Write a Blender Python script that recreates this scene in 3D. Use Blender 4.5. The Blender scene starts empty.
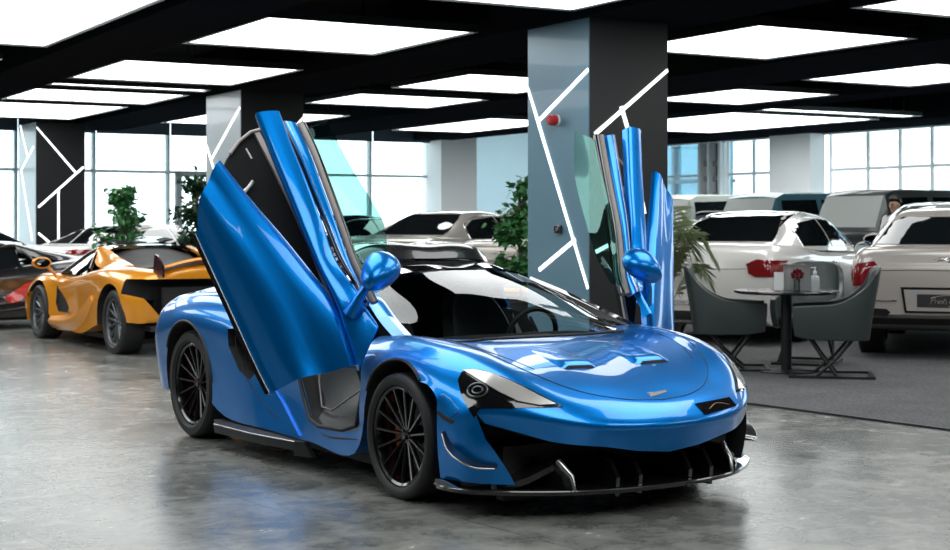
import bpy, bmesh, math, random
import numpy as np
from mathutils import Vector, Matrix, noise
from mathutils.bvhtree import BVHTree
random.seed(7)
SC = bpy.context.scene
COL = SC.collection
PI = math.pi
def rad(a): return math.radians(a)
# ------------------------------------------------------------------ materials
def nodes(name):
    m = bpy.data.materials.new(name); m.use_nodes = True
    nt = m.node_tree
    return m, nt, nt.nodes['Principled BSDF']
def mat(name, color, rough=.5, metal=0., coat=0., emit=None, es=0., spec=.5, alpha=None, trans=0., bump=None, vary=None):
    m, nt, b = nodes(name)
    b.inputs['Base Color'].default_value = (*color, 1)
    b.inputs['Roughness'].default_value = rough
    b.inputs['Metallic'].default_value = metal
    b.inputs['Coat Weight'].default_value = coat
    b.inputs['Coat Roughness'].default_value = .03
    b.inputs['Specular IOR Level'].default_value = spec
    b.inputs['Transmission Weight'].default_value = trans
    if emit:
        b.inputs['Emission Color'].default_value = (*emit, 1)
        b.inputs['Emission Strength'].default_value = es
    if bump or vary:
        tc = nt.nodes.new('ShaderNodeTexCoord')
        n = nt.nodes.new('ShaderNodeTexNoise')
        nt.links.new(tc.outputs['Object'], n.inputs['Vector'])
        n.inputs['Scale'].default_value = (bump or vary)[0]
        if bump:
            bp = nt.nodes.new('ShaderNodeBump'); bp.inputs['Strength'].default_value = bump[1]
            bp.inputs['Distance'].default_value = .01
            nt.links.new(n.outputs['Fac'], bp.inputs['Height']); nt.links.new(bp.outputs['Normal'], b.inputs['Normal'])
        if vary:
            mx = nt.nodes.new('ShaderNodeMix'); mx.data_type = 'RGBA'
            mx.inputs[6].default_value = (*color, 1); mx.inputs[7].default_value = (*vary[1], 1)
            nt.links.new(n.outputs['Fac'], mx.inputs[0]); nt.links.new(mx.outputs[2], b.inputs['Base Color'])
    return m
def glass_mat(name, tint, refl=1.0, opacity=None, rough=0.0):
    """thin sheet glass: see-through tinted sheet with a mirror-like skin"""
    m = bpy.data.materials.new(name); m.use_nodes = True
    nt = m.node_tree; nt.nodes.clear()
    o = nt.nodes.new('ShaderNodeOutputMaterial'); mx = nt.nodes.new('ShaderNodeMixShader')
    t = nt.nodes.new('ShaderNodeBsdfTransparent'); g = nt.nodes.new('ShaderNodeBsdfGlossy')
    f = nt.nodes.new('ShaderNodeFresnel'); f.inputs['IOR'].default_value = 1.5
    ml = nt.nodes.new('ShaderNodeMath'); ml.operation = 'MULTIPLY'; ml.inputs[1].default_value = refl
    t.inputs[0].default_value = (*tint, 1); g.inputs['Roughness'].default_value = rough
    g.inputs[0].default_value = (1, 1, 1, 1)
    nt.links.new(f.outputs[0], ml.inputs[0]); nt.links.new(ml.outputs[0], mx.inputs[0])
    nt.links.new(t.outputs[0], mx.inputs[1]); nt.links.new(g.outputs[0], mx.inputs[2])
    nt.links.new(mx.outputs[0], o.inputs[0])
    return m
def flake_paint(name, color, rough=.28, metal=.75, coat=1.):
    m, nt, b = nodes(name)
    b.inputs['Base Color'].default_value = (*color, 1)
    b.inputs['Metallic'].default_value = metal
    b.inputs['Roughness'].default_value = rough
    b.inputs['Coat Weight'].default_value = coat
    b.inputs['Coat Roughness'].default_value = .02
    b.inputs['Coat IOR'].default_value = 1.45; b.inputs['Specular IOR Level'].default_value = .2
    tc = nt.nodes.new('ShaderNodeTexCoord'); v = nt.nodes.new('ShaderNodeTexVoronoi')
    v.inputs['Scale'].default_value = 900
    bp = nt.nodes.new('ShaderNodeBump'); bp.inputs['Strength'].default_value = .04; bp.inputs['Distance'].default_value = .001
    nt.links.new(tc.outputs['Object'], v.inputs['Vector']); nt.links.new(v.outputs['Distance'], bp.inputs['Height'])
    nt.links.new(bp.outputs['Normal'], b.inputs['Normal'])
    return m
M = {}
M['blue'] = flake_paint('metallic_blue_paint', (.0, .215, .68), .33, .8, .9)
M['orange'] = flake_paint('amber_orange_paint', (.86, .33, .02), .3, .35)
M['silverwhite'] = mat('pearl_white_paint', (.76, .74, .71), .3, .1, 1.)
M['greige'] = mat('warm_grey_paint', (.43, .39, .36), .3, .25, 1.)
M['champagne'] = mat('champagne_paint', (.42, .39, .35), .3, .4, 1.)
M['carblack'] = mat('gloss_black_paint', (.008, .008, .01), .2, 0, 1.)
M['darkgrey'] = mat('dark_grey_paint', (.035, .04, .04), .45, .1, .3)
M['palegreen'] = mat('pale_grey_green_paint', (.30, .33, .30), .45, 0, .3)
M['teal'] = mat('teal_blue_paint', (.03, .11, .15), .45, .1, .3)
M['red'] = mat('red_paint', (.5, .01, .01), .3, 0, 1.)
M['gblack'] = mat('gloss_black_trim', (.006, .006, .007), .12, 0, 1.)
M['mblack'] = mat('matt_black_trim', (.012, .012, .013), .6)
M['rubber'] = mat('tyre_rubber', (.013, .013, .014), .55, bump=(60, .1))
M['rim'] = mat('gloss_black_alloy', (.012, .012, .014), .22, .5, .8)
M['rimgrey'] = mat('grey_alloy', (.16, .17, .18), .3, .8)
M['disc'] = mat('brake_disc_steel', (.10, .10, .11), .4, .9)
M['caliper'] = mat('orange_caliper', (.55, .11, .02), .4)
M['chrome'] = mat('chrome', (.8, .8, .82), .08, 1.)
M['silver'] = mat('satin_silver', (.5, .5, .5), .25, .9)
M['tan'] = mat('taupe_seal', (.30, .26, .24), .5)
M['cabin'] = mat('cabin_black', (.014, .014, .015), .7)
M['seat'] = mat('black_seat_suede', (.05, .05, .052), .8)
M['tub'] = mat('carbon_tub_grey', (.028, .031, .034), .5, bump=(200, .1))
M['redlight'] = mat('red_tail_lamp', (.20, .006, .010), .1, 0, 1.)
M['reddark'] = mat('dark_red_tail_lamp', (.07, .004, .008), .1, 0, 1.)
M['latchwhite'] = mat('pale_latch_metal', (.7, .68, .65), .4)
M['maroon'] = mat('smoked_maroon', (.03, .008, .012), .2, 0, .6)
M['lampblack'] = mat('headlamp_black', (.006, .006, .007), .1, 0, 1.)
M['lampwhite'] = mat('headlamp_white_reflector', (.55, .53, .50), .18, .3, 1.)
M['windscreen'] = glass_mat('windscreen_glass', (.82, .88, .85), 1.0)
M['doorglass'] = glass_mat('door_glass', (.52, .74, .70), .18)
M['darkglass'] = mat('tinted_car_glass', (.006, .008, .009), .03, 0, 1., spec=.8)
M['roofglass'] = mat('gloss_black_roof', (.005, .005, .006), .04, 0, 1., spec=.8)
M['paleglass'] = mat('pale_screen_reflection', (.42, .44, .42), .35, 0, .8)  # whitish reflection on the off-roader windscreens, put into the pane colour
M['mirrorglass'] = mat('mirror_glass', (.5, .6, .62), .02, 1.)
M['carbon'] = mat('dark_carbon', (.014, .014, .015), .25, 0, 1.)
# ------------------------------------------------------------------ object helpers
def link(name, me, m=None, parent=None, smooth=None):
    o = bpy.data.objects.new(name, me); COL.objects.link(o)
    if m is not None:
        for mm in (m if isinstance(m, (list, tuple)) else [m]): me.materials.append(mm)
    if parent: o.parent = parent
    if smooth is not None: shade(o, smooth)
    return o
def shade(o, ang=35):
    me = o.data; bm = bmesh.new(); bm.from_mesh(me)
    for f in bm.faces: f.smooth = True
    a = rad(ang)
    for e in bm.edges:
        e.smooth = not (len(e.link_faces) == 2 and e.calc_face_angle(0) > a)
    bm.to_mesh(me); bm.free()
    return o
def bmobj(name, bm, m, parent=None, smooth=35, fix=True):
    if fix: bmesh.ops.recalc_face_normals(bm, faces=bm.faces)
    me = bpy.data.meshes.new(name); bm.to_mesh(me); bm.free()
    return link(name, me, m, parent, smooth)
def thing(name, label, cat, loc=(0, 0, 0), rotz=0, group=None):
    o = bpy.data.objects.new(name, None); COL.objects.link(o)
    o.location = loc; o.rotation_euler = (0, 0, rotz); o.empty_display_size = .1
    tag(o, label, cat, group); return o
def tag(o, label, cat, group=None):
    o['label'] = label; o['category'] = cat
    if group: o['group'] = group
    return o
def struct(o): o['kind'] = 'structure'; return o
def box(bm, c, s, R=None, bev=0):
    """box centred c, full size s"""
    r = bmesh.ops.create_cube(bm, size=1)
    mt = Matrix.Translation(c) @ (R.to_4x4() if R else Matrix()) @ Matrix.Diagonal((*s, 1))
    bmesh.ops.transform(bm, matrix=mt, verts=r['verts'])
    if bev:
        es = list({e for v in r['verts'] for e in v.link_edges})
        bmesh.ops.bevel(bm, geom=es, offset=bev, segments=3, affect='EDGES', profile=.5)
def tube(bm, pts, r, n=10, cap=True, closed=False):
    pts = [Vector(p) for p in pts]; rs = r if isinstance(r, (list, tuple)) else [r] * len(pts)
    rings = []; up = None; N = len(pts)
    for i, p in enumerate(pts):
        if closed: t = (pts[(i + 1) % N] - pts[i - 1]).normalized()
        else: t = (pts[min(i + 1, N - 1)] - pts[max(i - 1, 0)]).normalized()
        if up is None:
            up = Vector((0, 0, 1)) if abs(t.z) < .9 else Vector((1, 0, 0))
        s = t.cross(up).normalized(); up = s.cross(t).normalized()
        rings.append([bm.verts.new(p + (s * math.cos(2 * PI * k / n) + up * math.sin(2 * PI * k / n)) * rs[i]) for k in range(n)])
    for a in range(N if closed else N - 1):
        A, B = rings[a], rings[(a + 1) % N]
        for k in range(n): bm.faces.new((A[k], A[(k + 1) % n], B[(k + 1) % n], B[k]))
    if cap and not closed:
        bm.faces.new(rings[0][::-1]); bm.faces.new(rings[-1])
def lathe(bm, prof, n=32, M4=None, closed=False):
    """prof: (r, h) list, spun about z"""
    rings = []
    for r, h in prof:
        if r < 1e-5: rings.append([bm.verts.new((0, 0, h))])
        else: rings.append([bm.verts.new((r * math.cos(2 * PI * k / n), r * math.sin(2 * PI * k / n), h)) for k in range(n)])
    pr = list(zip(rings, rings[1:])) + ([(rings[-1], rings[0])] if closed else [])
    for A, B in pr:
        for k in range(n):
            a, a2, b, b2 = A[k % len(A)], A[(k + 1) % len(A)], B[k % len(B)], B[(k + 1) % len(B)]
            vs = []
            for v in (a, a2, b2, b):
                if v not in vs: vs.append(v)
            if len(vs) > 2: bm.faces.new(vs)
    if M4:
        bmesh.ops.transform(bm, matrix=M4, verts=[v for g in rings for v in g])
def prism(bm, poly, d, fix=True):
    """closed polygon (3D points) extruded by vector d"""
    d = Vector(d); a = [bm.verts.new(p) for p in poly]; b = [bm.verts.new(Vector(p) + d) for p in poly]
    bm.faces.new(a[::-1]); bm.faces.new(b); n = len(a)
    for k in range(n): bm.faces.new((a[k], a[(k + 1) % n], b[(k + 1) % n], b[k]))
def boxobj(name, c, s, m, parent=None, bev=0, R=None):
    bm = bmesh.new(); box(bm, c, s, R, bev); return bmobj(name, bm, m, parent)
def tubeobj(name, pts, r, m, parent=None, n=10): 
    bm = bmesh.new(); tube(bm, pts, r, n); return bmobj(name, bm, m, parent, 50)
# ---- spline surfaces
def spl(P, div, closed=False):
    """Hermite spline through the points P (n x 3), chord-length tangents"""
    P = np.asarray(P, float)
    n = len(P)
    if n < 3 or div == 1:
        if div == 1: return P
        return np.array([P[0] + (P[1] - P[0]) * k / div for k in range(div)] + [P[-1]])
    if closed: E = np.vstack([P[-1:], P, P[:2]])
    else: E = np.vstack([2 * P[:1] - P[1:2], P, 2 * P[-1:] - P[-2:-1]])
    d = np.maximum(np.linalg.norm(np.diff(E, axis=0), axis=1), 1e-6)
    T = [None] * len(E)
    for i in range(1, len(E) - 1):
        a, b = (E[i] - E[i - 1]) / d[i - 1], (E[i + 1] - E[i]) / d[i]
        T[i] = (a * d[i] + b * d[i - 1]) / (d[i] + d[i - 1])
    if closed: T[-1] = T[2] if len(E) > 3 else T[1]; cnt = n
    else: cnt = n - 1
    out = []
    for i in range(cnt):
        p0, p1 = E[i + 1], E[i + 2]; t0 = T[i + 1]; t1 = T[i + 2] if T[i + 2] is not None else T[1]
        if closed and i == cnt - 1: t1 = T[1]
        L = d[i + 1]
        for k in range(div):
            t = k / div; t2, t3 = t * t, t * t * t
            out.append((2 * t3 - 3 * t2 + 1) * p0 + (t3 - 2 * t2 + t) * L * t0 + (-2 * t3 + 3 * t2) * p1 + (t3 - t2) * L * t1)
    if not closed: out.append(P[-1])
    return np.array(out)
def surf(net, du=5, dv=4):
    net = [spl(r, dv) for r in net]; A = np.array(net)
    cols = [spl(A[:, j], du) for j in range(A.shape[1])]
    return np.array(cols).transpose(1, 0, 2)
def mirror_net(net):
    """rows run from the centre line (y=0) outwards; return full-width rows"""
    return [[(p[0], -p[1], p[2]) for p in r[:0:-1]] + list(r) for r in net]
def grid_bm(G, bm=None, ring=False):
    bm = bm or bmesh.new(); V = [[bm.verts.new(p) for p in r] for r in G]
    for i in range(len(V) - 1):
        w = len(V[i])
        for j in range(w if ring else w - 1):
            try: bm.faces.new((V[i][j], V[i][(j + 1) % w], V[i + 1][(j + 1) % w], V[i + 1][j]))
            except ValueError: pass
    return bm, V
def volume(name, net, m, parent=None, du=5, dv=4, mirror=True):
    """closed body: spline skin, flat closing underside and end caps"""
    G = surf(mirror_net(net) if mirror else net, du, dv)
    bm, V = grid_bm(G, ring=True)
    bm.faces.new(V[0]); bm.faces.new(V[-1][::-1])
    bmesh.ops.remove_doubles(bm, verts=bm.verts, dist=1e-5)
    return bmobj(name, bm, m, parent)
def sheet(name, net, m, parent=None, du=5, dv=4, thick=.01, mirror=False, smooth=40):
    G = surf(mirror_net(net) if mirror else net, du, dv)
    bm, V = grid_bm(G)
    bmesh.ops.recalc_face_normals(bm, faces=bm.faces)
    if thick:
        bm.normal_update()
        solid(bm, thick)
    return bmobj(name, bm, m, parent, smooth)
def solid(bm, t):
    """give an open sheet a thickness t against its normals"""
    bm.normal_update(); fs = list(bm.faces); vs = list(bm.verts)
    nv = {v: bm.verts.new(v.co - v.normal * t) for v in vs}
    be = [e for e in bm.edges if len(e.link_faces) == 1]
    for e in be:
        a, b = e.verts; l = e.link_loops[0]
        if l.vert is not a: a, b = b, a
        bm.faces.new((b, a, nv[a], nv[b]))
    for f in fs: bm.faces.new([nv[v] for v in f.verts][::-1])
def cut(o, bms, m=None):
    """boolean-subtract each bmesh in turn; cut walls take material m"""
    for bm in bms:
        bmesh.ops.recalc_face_normals(bm, faces=bm.faces)
        me = bpy.data.meshes.new('cutter'); bm.to_mesh(me); bm.free()
        c = bpy.data.objects.new('cutter', me); COL.objects.link(c)
        if m:
            if m.name not in [x.name for x in o.data.materials]: o.data.materials.append(m)
            me.materials.append(m)
        md = o.modifiers.new('b', 'BOOLEAN'); md.operation = 'DIFFERENCE'; md.solver = 'EXACT'; md.object = c
        md.material_mode = 'TRANSFER'
        dg = bpy.context.evaluated_depsgraph_get()
        par = o.parent; o.parent = None; bpy.context.view_layer.update()
        dg = bpy.context.evaluated_depsgraph_get()
        nm = bpy.data.meshes.new_from_object(o.evaluated_get(dg))
        o.modifiers.clear(); old = o.data; o.data = nm; nm.name = old.name
        bpy.data.objects.remove(c); o.parent = par
    shade(o, 35); return o
def bvh(o):
    bm = bmesh.new(); bm.from_mesh(o.data); t = BVHTree.FromBMesh(bm); bm.free(); return t
def smooth_poly(pts, div=4): return [tuple(p) for p in spl(pts, div, closed=True)]
def decal(name, tree, poly, d, m, parent=None, lift=.004, thick=.004, step=.05, maxd=1.5, back=.6):
    """closed 3D polygon pressed on to a surface along direction d, following its curve"""
    if not isinstance(tree, BVHTree): tree = bvh(tree)
    d = Vector(d).normalized()
    a = d.orthogonal().normalized()
    if abs(d.z) < .9: a = d.cross(Vector((0, 0, 1))).normalized()
    b = a.cross(d).normalized()
    P = [Vector(p) for p in poly]; c = sum(P, Vector()) / len(P)
    bm = bmesh.new()
    vs = [bm.verts.new(((p - c).dot(a), (p - c).dot(b), 0)) for p in P]
    bm.faces.new(vs)
    xs = [v.co.x for v in vs]; ys = [v.co.y for v in vs]
    for ax, lo, hi in ((0, min(xs), max(xs)), (1, min(ys), max(ys))):
        k = lo + step
        while k < hi:
            co = Vector((k, 0, 0)) if ax == 0 else Vector((0, k, 0)); no = Vector((1, 0, 0)) if ax == 0 else Vector((0, 1, 0))
            bmesh.ops.bisect_plane(bm, geom=list(bm.verts) + list(bm.edges) + list(bm.faces), plane_co=co, plane_no=no)
            k += step
    bmesh.ops.triangulate(bm, faces=[f for f in bm.faces if len(f.verts) > 4])
    last = None; miss = []
    for v in list(bm.verts):
        o = c + a * v.co.x + b * v.co.y
        loc, nor, i, dist = tree.ray_cast(o - d * back, d, maxd)
        if loc is None: miss.append(v); v.co = o; continue
        if nor.dot(d) > 0: nor = -nor
        v.co = loc + nor * lift; v.tag = True
    if miss: bmesh.ops.delete(bm, geom=miss, context='VERTS')
    if not bm.faces: bm.free(); print('DECAL LOST', name); return None
    bmesh.ops.recalc_face_normals(bm, faces=bm.faces)
    bm.normal_update()
    s = sum((f.normal.dot(d) * f.calc_area() for f in bm.faces))
    if s > 0: bmesh.ops.reverse_faces(bm, faces=bm.faces)
    if thick: solid(bm, thick)
    return bmobj(name, bm, m, parent, 40)
def seam(name, tree, pts, d, m, parent=None, r=.003, div=8, back=.6):
    if not isinstance(tree, BVHTree): tree = bvh(tree)
    d = Vector(d).normalized(); out = []
    for p in spl(pts, div):
        loc, nor, i, dist = tree.ray_cast(Vector(p) - d * back, d, 2)
        if loc: out.append(loc)
    bm = bmesh.new()
    if len(out) > 1: tube(bm, out, r, 6)
    return bmobj(name, bm, m, parent, 60)
def yz(pts, x): return [(x, a, b) for a, b in pts]
def xz(pts, y): return [(a, y, b) for a, b in pts]
def cyl_y(x, y0, y1, z, r, n=48):
    bm = bmesh.new(); lathe(bm, [(0, 0), (r, 0), (r, 1), (0, 1)], n, Matrix.Translation((x, y0, z)) @ Matrix.Rotation(-PI / 2, 4, 'X') @ Matrix.Diagonal((1, 1, y1 - y0, 1)))
    return bm
def copy_tree(o, parent=None):
    c = o.copy(); COL.objects.link(c)
    if parent is not None: c.parent = parent
    for ch in list(o.children): copy_tree(ch, c)
    return c
# ---- wheels
def make_wheel(R, W, rr, mrim, spokes, parent, loc, side, name='wheel', style='multi', caliper=None):
    """side=+1: outer face towards +y.  Returns the rim mesh with tyre, disc and caliper as children"""
    T = Matrix.Rotation(-PI / 2 * side, 4, 'X')     # local z -> outward y
    bm = bmesh.new(); h = W / 2
    lathe(bm, [(rr * .97, -h), (rr * .93, -h * .3), (rr * .90, h * .35), (rr * .95, h * .80), (rr * 1.0, h * .86), (rr * 1.03, h * .84), (rr * 1.03, -h), (rr * .97, -h)], 48, T, closed=False)
    zf = h * .62
    def spoke(a0, a1, w0, w1, d0, d1):
        c0 = Vector((math.cos(a0), math.sin(a0), 0)); c1 = Vector((math.cos(a1), math.sin(a1), 0))
        t0 = Vector((-c0.y, c0.x, 0)); t1 = Vector((-c1.y, c1.x, 0)); q = []
        for c, t, r, w, z in ((c0, t0, rr * .13, w0, d0), (c1, t1, rr * .97, w1, d1)):
            for s, dz in ((-1, -.012), (1, -.012), (1, .0), (.5, .010), (-.5, .010), (-1, .0)):
                q.append(bm.verts.new(T @ (c * r + t * w * s + Vector((0, 0, z + dz)))))
        for k in range(6): bm.faces.new((q[k], q[(k + 1) % 6], q[6 + (k + 1) % 6], q[6 + k]))
        bm.faces.new(q[:6][::-1]); bm.faces.new(q[6:])
    for k in range(spokes):
        a = 2 * PI * k / spokes + .1
        if style == 'multi': spoke(a, a + .06, .011, .008, zf - .025, zf + .012)
        elif style == 'y':
            spoke(a, a - .22, .022, .012, zf - .02, zf + .005); spoke(a, a + .22, .022, .012, zf - .02, zf + .005)
        else: spoke(a, a, .035, .03, zf - .02, zf)
    lathe(bm, [(0, zf - .002), (rr * .07, zf - .004), (rr * .09, zf - .02), (rr * .17, zf - .022), (rr * .2, zf - .04), (rr * .2, zf - .07), (0, zf - .07)], 24, T)
    for k in range(5):
        a = 2 * PI * k / 5
        bm2 = T @ Vector((rr * .13 * math.cos(a), rr * .13 * math.sin(a), zf - .018))
        box(bm, bm2, (.012, .012, .012))
    wh = bmobj(name, bm, mrim, parent, 35); wh.location = loc
    bm = bmesh.new()
    lathe(bm, [(rr * 1.02, -h * .9), (rr * 1.06, -h), (R * .93, -h), (R * .985, -h * .88), (R, -h * .7), (R, h * .7), (R * .985, h * .88), (R * .93, h * 1.0), (rr * 1.10, h * 1.0), (rr * 1.03, h * .88)], 64, T)
    for k in (-.35, 0, .35):
        pass
    bmobj('tyre', bm, M['rubber'], wh, 40)
    bm = bmesh.new(); lathe(bm, [(.05, zf - .10), (rr * .72, zf - .10), (rr * .72, zf - .125), (.05, zf - .125)], 40, T, closed=True)
    bmobj('brake_disc', bm, M['disc'], wh, 40)
    if caliper:
        bm = bmesh.new(); pts = []
        for k in range(7):
            a = rad(180 - 32 + k * 64 / 6) if side < 0 else rad(-32 + k * 64 / 6)
            pts.append(a)
        for r0, r1, z0, z1 in ((rr * .52, rr * .82, zf - .15, zf - .075),):
            V = []
            for a in pts:
                V.append([bm.verts.new(T @ Vector((r * math.cos(a), r * math.sin(a), z))) for r, z in ((r0, z0), (r1, z0), (r1, z1), (r0, z1))])
            for A, B in zip(V, V[1:]):
                for k in range(4): bm.faces.new((A[k], A[(k + 1) % 4], B[(k + 1) % 4], B[k]))
            bm.faces.new(V[0]); bm.faces.new(V[-1])
        bmobj('brake_caliper', bm, caliper, wh, 30)
    # dark well behind the spokes
    bm = bmesh.new(); lathe(bm, [(0, -h * .6), (rr * .95, -h * .6), (rr * .95, -h * .75), (0, -h * .75)], 32, T)
    bmobj('wheel_back', bm, M['cabin'], wh, 40)
    return wh
# ------------------------------------------------------------------ the blue supercar
# car frame: x forward, y to its left, z up, origin on the floor under the middle of the front axle
BLUE_NET = [
 [(.97,0,.165),(.96,.25,.165),(.90,.45,.165),(.84,.60,.165),(.77,.72,.165),(.69,.81,.165),(.61,.87,.165),(.52,.905,.165),(.40,.925,.165)],
 [(1.02,0,.28),(1.00,.25,.28),(.95,.45,.29),(.865,.61,.31),(.79,.73,.33),(.71,.82,.33),(.63,.885,.33),(.53,.92,.32),(.40,.94,.30)],
 [(1.072,0,.398),(1.052,.25,.404),(.998,.45,.415),(.90,.62,.442),(.792,.745,.468),(.695,.83,.480),(.61,.89,.474),(.52,.925,.448),(.40,.945,.418)],
 [(1.085,0,.425),(1.065,.25,.43),(1.01,.45,.44),(.91,.62,.465),(.80,.745,.49),(.70,.83,.50),(.61,.89,.49),(.52,.925,.46),(.40,.945,.43)],
 [(1.045,0,.495),(1.02,.25,.50),(.96,.45,.52),(.86,.61,.56),(.75,.72,.60),(.65,.80,.62),(.57,.865,.60),(.50,.915,.55),(.40,.945,.50)],
 [(.90,0,.575),(.88,.25,.585),(.83,.45,.60),(.74,.61,.645),(.65,.71,.68),(.56,.795,.69),(.50,.86,.655),(.45,.915,.60),(.40,.945,.55)],
 [(.66,0,.668),(.65,.25,.677),(.61,.45,.692),(.54,.60,.722),(.47,.71,.755),(.41,.80,.75),(.37,.87,.71),(.36,.92,.65),(.36,.945,.59)],
 [(.30,0,.758),(.30,.25,.763),(.27,.45,.768),(.21,.60,.78),(.16,.72,.805),(.12,.81,.80),(.09,.885,.755),(.08,.93,.69),(.08,.945,.61)],
 [(.03,0,.785),(.02,.25,.787),(-.03,.45,.79),(-.10,.60,.798),(-.14,.71,.815),(-.18,.80,.818),(-.20,.88,.77),(-.21,.925,.69),(-.22,.94,.58)],
 [(-.50,0,.80),(-.50,.25,.80),(-.50,.45,.80),(-.50,.60,.80),(-.50,.71,.80),(-.50,.79,.79),(-.50,.87,.72),(-.50,.90,.50),(-.50,.90,.17)],
 [(-1.0,0,.82),(-1.0,.25,.82),(-1.0,.45,.82),(-1.0,.60,.82),(-1.0,.70,.82),(-1.0,.80,.79),(-1.0,.87,.66),(-1.0,.885,.42),(-1.0,.91,.17)],
 [(-1.55,0,.90),(-1.55,.25,.90),(-1.55,.45,.89),(-1.55,.60,.88),(-1.55,.74,.88),(-1.55,.83,.83),(-1.55,.89,.70),(-1.55,.88,.46),(-1.55,.92,.18)],
 [(-2.1,0,.95),(-2.1,.25,.95),(-2.1,.45,.94),(-2.1,.62,.93),(-2.1,.77,.935),(-2.1,.87,.91),(-2.1,.935,.80),(-2.1,.945,.58),(-2.1,.94,.20)],
 [(-2.67,0,.97),(-2.67,.25,.97),(-2.67,.45,.95),(-2.67,.62,.945),(-2.67,.78,.955),(-2.67,.89,.92),(-2.67,.955,.82),(-2.67,.965,.65),(-2.67,.955,.40)],
 [(-3.05,0,.97),(-3.05,.25,.97),(-3.05,.45,.95),(-3.05,.62,.93),(-3.05,.78,.92),(-3.05,.88,.87),(-3.05,.94,.75),(-3.05,.94,.52),(-3.05,.92,.28)],
 [(-3.38,0,.96),(-3.38,.25,.96),(-3.38,.45,.94),(-3.38,.62,.90),(-3.38,.75,.86),(-3.38,.84,.78),(-3.38,.88,.66),(-3.38,.87,.48),(-3.38,.84,.30)],
 [(-3.47,0,.88),(-3.47,.25,.88),(-3.47,.42,.87),(-3.47,.58,.84),(-3.47,.70,.80),(-3.47,.77,.73),(-3.46,.80,.62),(-3.46,.79,.48),(-3.46,.76,.33)],
]
def sym(fn):
    for s in (-1, 1): fn(s)
def fl(pts, s): return [(p[0], p[1] * s, p[2]) for p in pts]
def blue_car():
    car = thing('sports_car', 'metallic blue sports car with both upswinging doors raised, centre of the showroom floor', 'car', (.379, 8.171, 0), math.atan2(-.8321, .5544))
    body = volume('body', BLUE_NET, M['blue'], car, 6, 5)
    cuts = []
    for s in (-1, 1):
        cuts.append(cyl_y(0, .58 * s, 1.05 * s, .335, .375)); cuts.append(cyl_y(-2.67, .55 * s, 1.05 * s, .36, .405))
    # cockpit opening
    bm = bmesh.new(); prism(bm, [(x, y, .22) for x, y in ((-.02,0),(-.06,.35),(-.16,.58),(-.30,.70),(-.9,.66),(-1.55,.60),(-1.55,-.60),(-.9,-.66),(-.30,-.70),(-.16,-.58),(-.06,-.35))], (0, 0, 1.2)); cuts.append(bm)
    # door openings
    for s in (-1, 1):
        bm = bmesh.new(); prism(bm, fl(xz([(-.43,.50),(-.45,.30),(-.60,.275),(-.90,.265),(-1.0,.30),(-1.12,.45),(-1.28,.68),(-1.36,1.0),(-.43,1.0)], .58), s), (0, .5 * s, 0)); cuts.append(bm)
    # front mouth
    bm = bmesh.new()
    prism(bm, yz([(0,.295),(.20,.315),(.37,.345),(.54,.362),(.615,.376),(.73,.415),(.845,.455),(.880,.512),(.865,.46),(.847,.379),(.754,.21),(.72,.14),(.70,.05),(-.70,.05),(-.72,.14),(-.754,.21),(-.847,.379),(-.865,.46),(-.880,.512),(-.845,.455),(-.73,.415),(-.615,.376),(-.54,.362),(-.37,.345),(-.20,.315)], .50), (.8, 0, 0)); cuts.append(bm)
    # side intakes in the rear quarters
    for s in (-1, 1):
        bm = bmesh.new(); prism(bm, fl(xz([(-1.74,.50),(-1.80,.45),(-1.92,.50),(-2.04,.64),(-2.05,.75),(-1.74,.78)], .74), s), (0, .4 * s, 0)); cuts.append(bm)
    full = body.copy(); full.data = body.data.copy(); tree = bvh(body)
    bpy.data.objects.remove(full)
    cut(body, cuts, M['cabin'])
    # ---- nose details
    bm = bmesh.new()
    con = [(.34,.925),(.42,.95),(.52,.945),(.62,.91),(.74,.80),(.85,.65),(.92,.53),(.98,.36),(1.015,.18),(1.02,0)]
    con = [tuple(p) for p in spl([(a, b, 0) for a, b in con], 3)]
    poly = [(x, y, .118) for x, y, _ in con] + [(x, -y, .118) for x, y, _ in con[::-1][1:]]
    prism(bm, poly, (0, 0, .018))
    tube(bm, [(p[0], p[1], .135) for p in poly], .006, 6)
    for s in (-1, 1):     # upturned ends
        prism(bm, [(.36,.94*s,.13),(.50,.955*s,.13),(.60,.925*s,.13),(.50,.96*s,.165),(.42,.965*s,.17)], (0,-.012*s,0))
    bmobj('splitter', bm, M['carbon'], car, 30)
    boxobj('underbody', (-1.25, 0, .11), (3.2, 1.5, .05), M['mblack'], car)
    # black bar across the mouth, its fins and the two scooped side ducts
    bm = bmesh.new(); box(bm, (.62, 0, .20), (.06, 1.45, .26)); bmobj('grille', bm, M['mblack'], car)
    for y in (-.30, -.16, .16, .30):
        bm = bmesh.new(); prism(bm, [(.66,y,.10),(.98,y,.10),(.99,y,.19),(.93,y,.27),(.66,y,.27)], (0,.022,0)); bmobj('grille_fin', bm, M['gblack'], car)
    for s in (-1, 1):
        bm = bmesh.new()
        prism(bm, [(.62,.54*s,.13),(.93,.50*s,.13),(.91,.50*s,.20),(.82,.52*s,.26),(.62,.54*s,.27)], (0,.028*s,0))
        prism(bm, [(.60,.54*s,.26),(.82,.53*s,.26),(.78,.66*s,.20),(.70,.76*s,.15),(.60,.76*s,.15)], (0,0,-.03))
        bmobj('side_duct', bm, M['gblack'], car)
        tubeobj('duct_edge', [(.93,.505*s,.135),(.912,.51*s,.205),(.83,.53*s,.268)], [.008,.014,.018], M['silver'], car)
    d = (-.85, .5, -.1)
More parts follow.
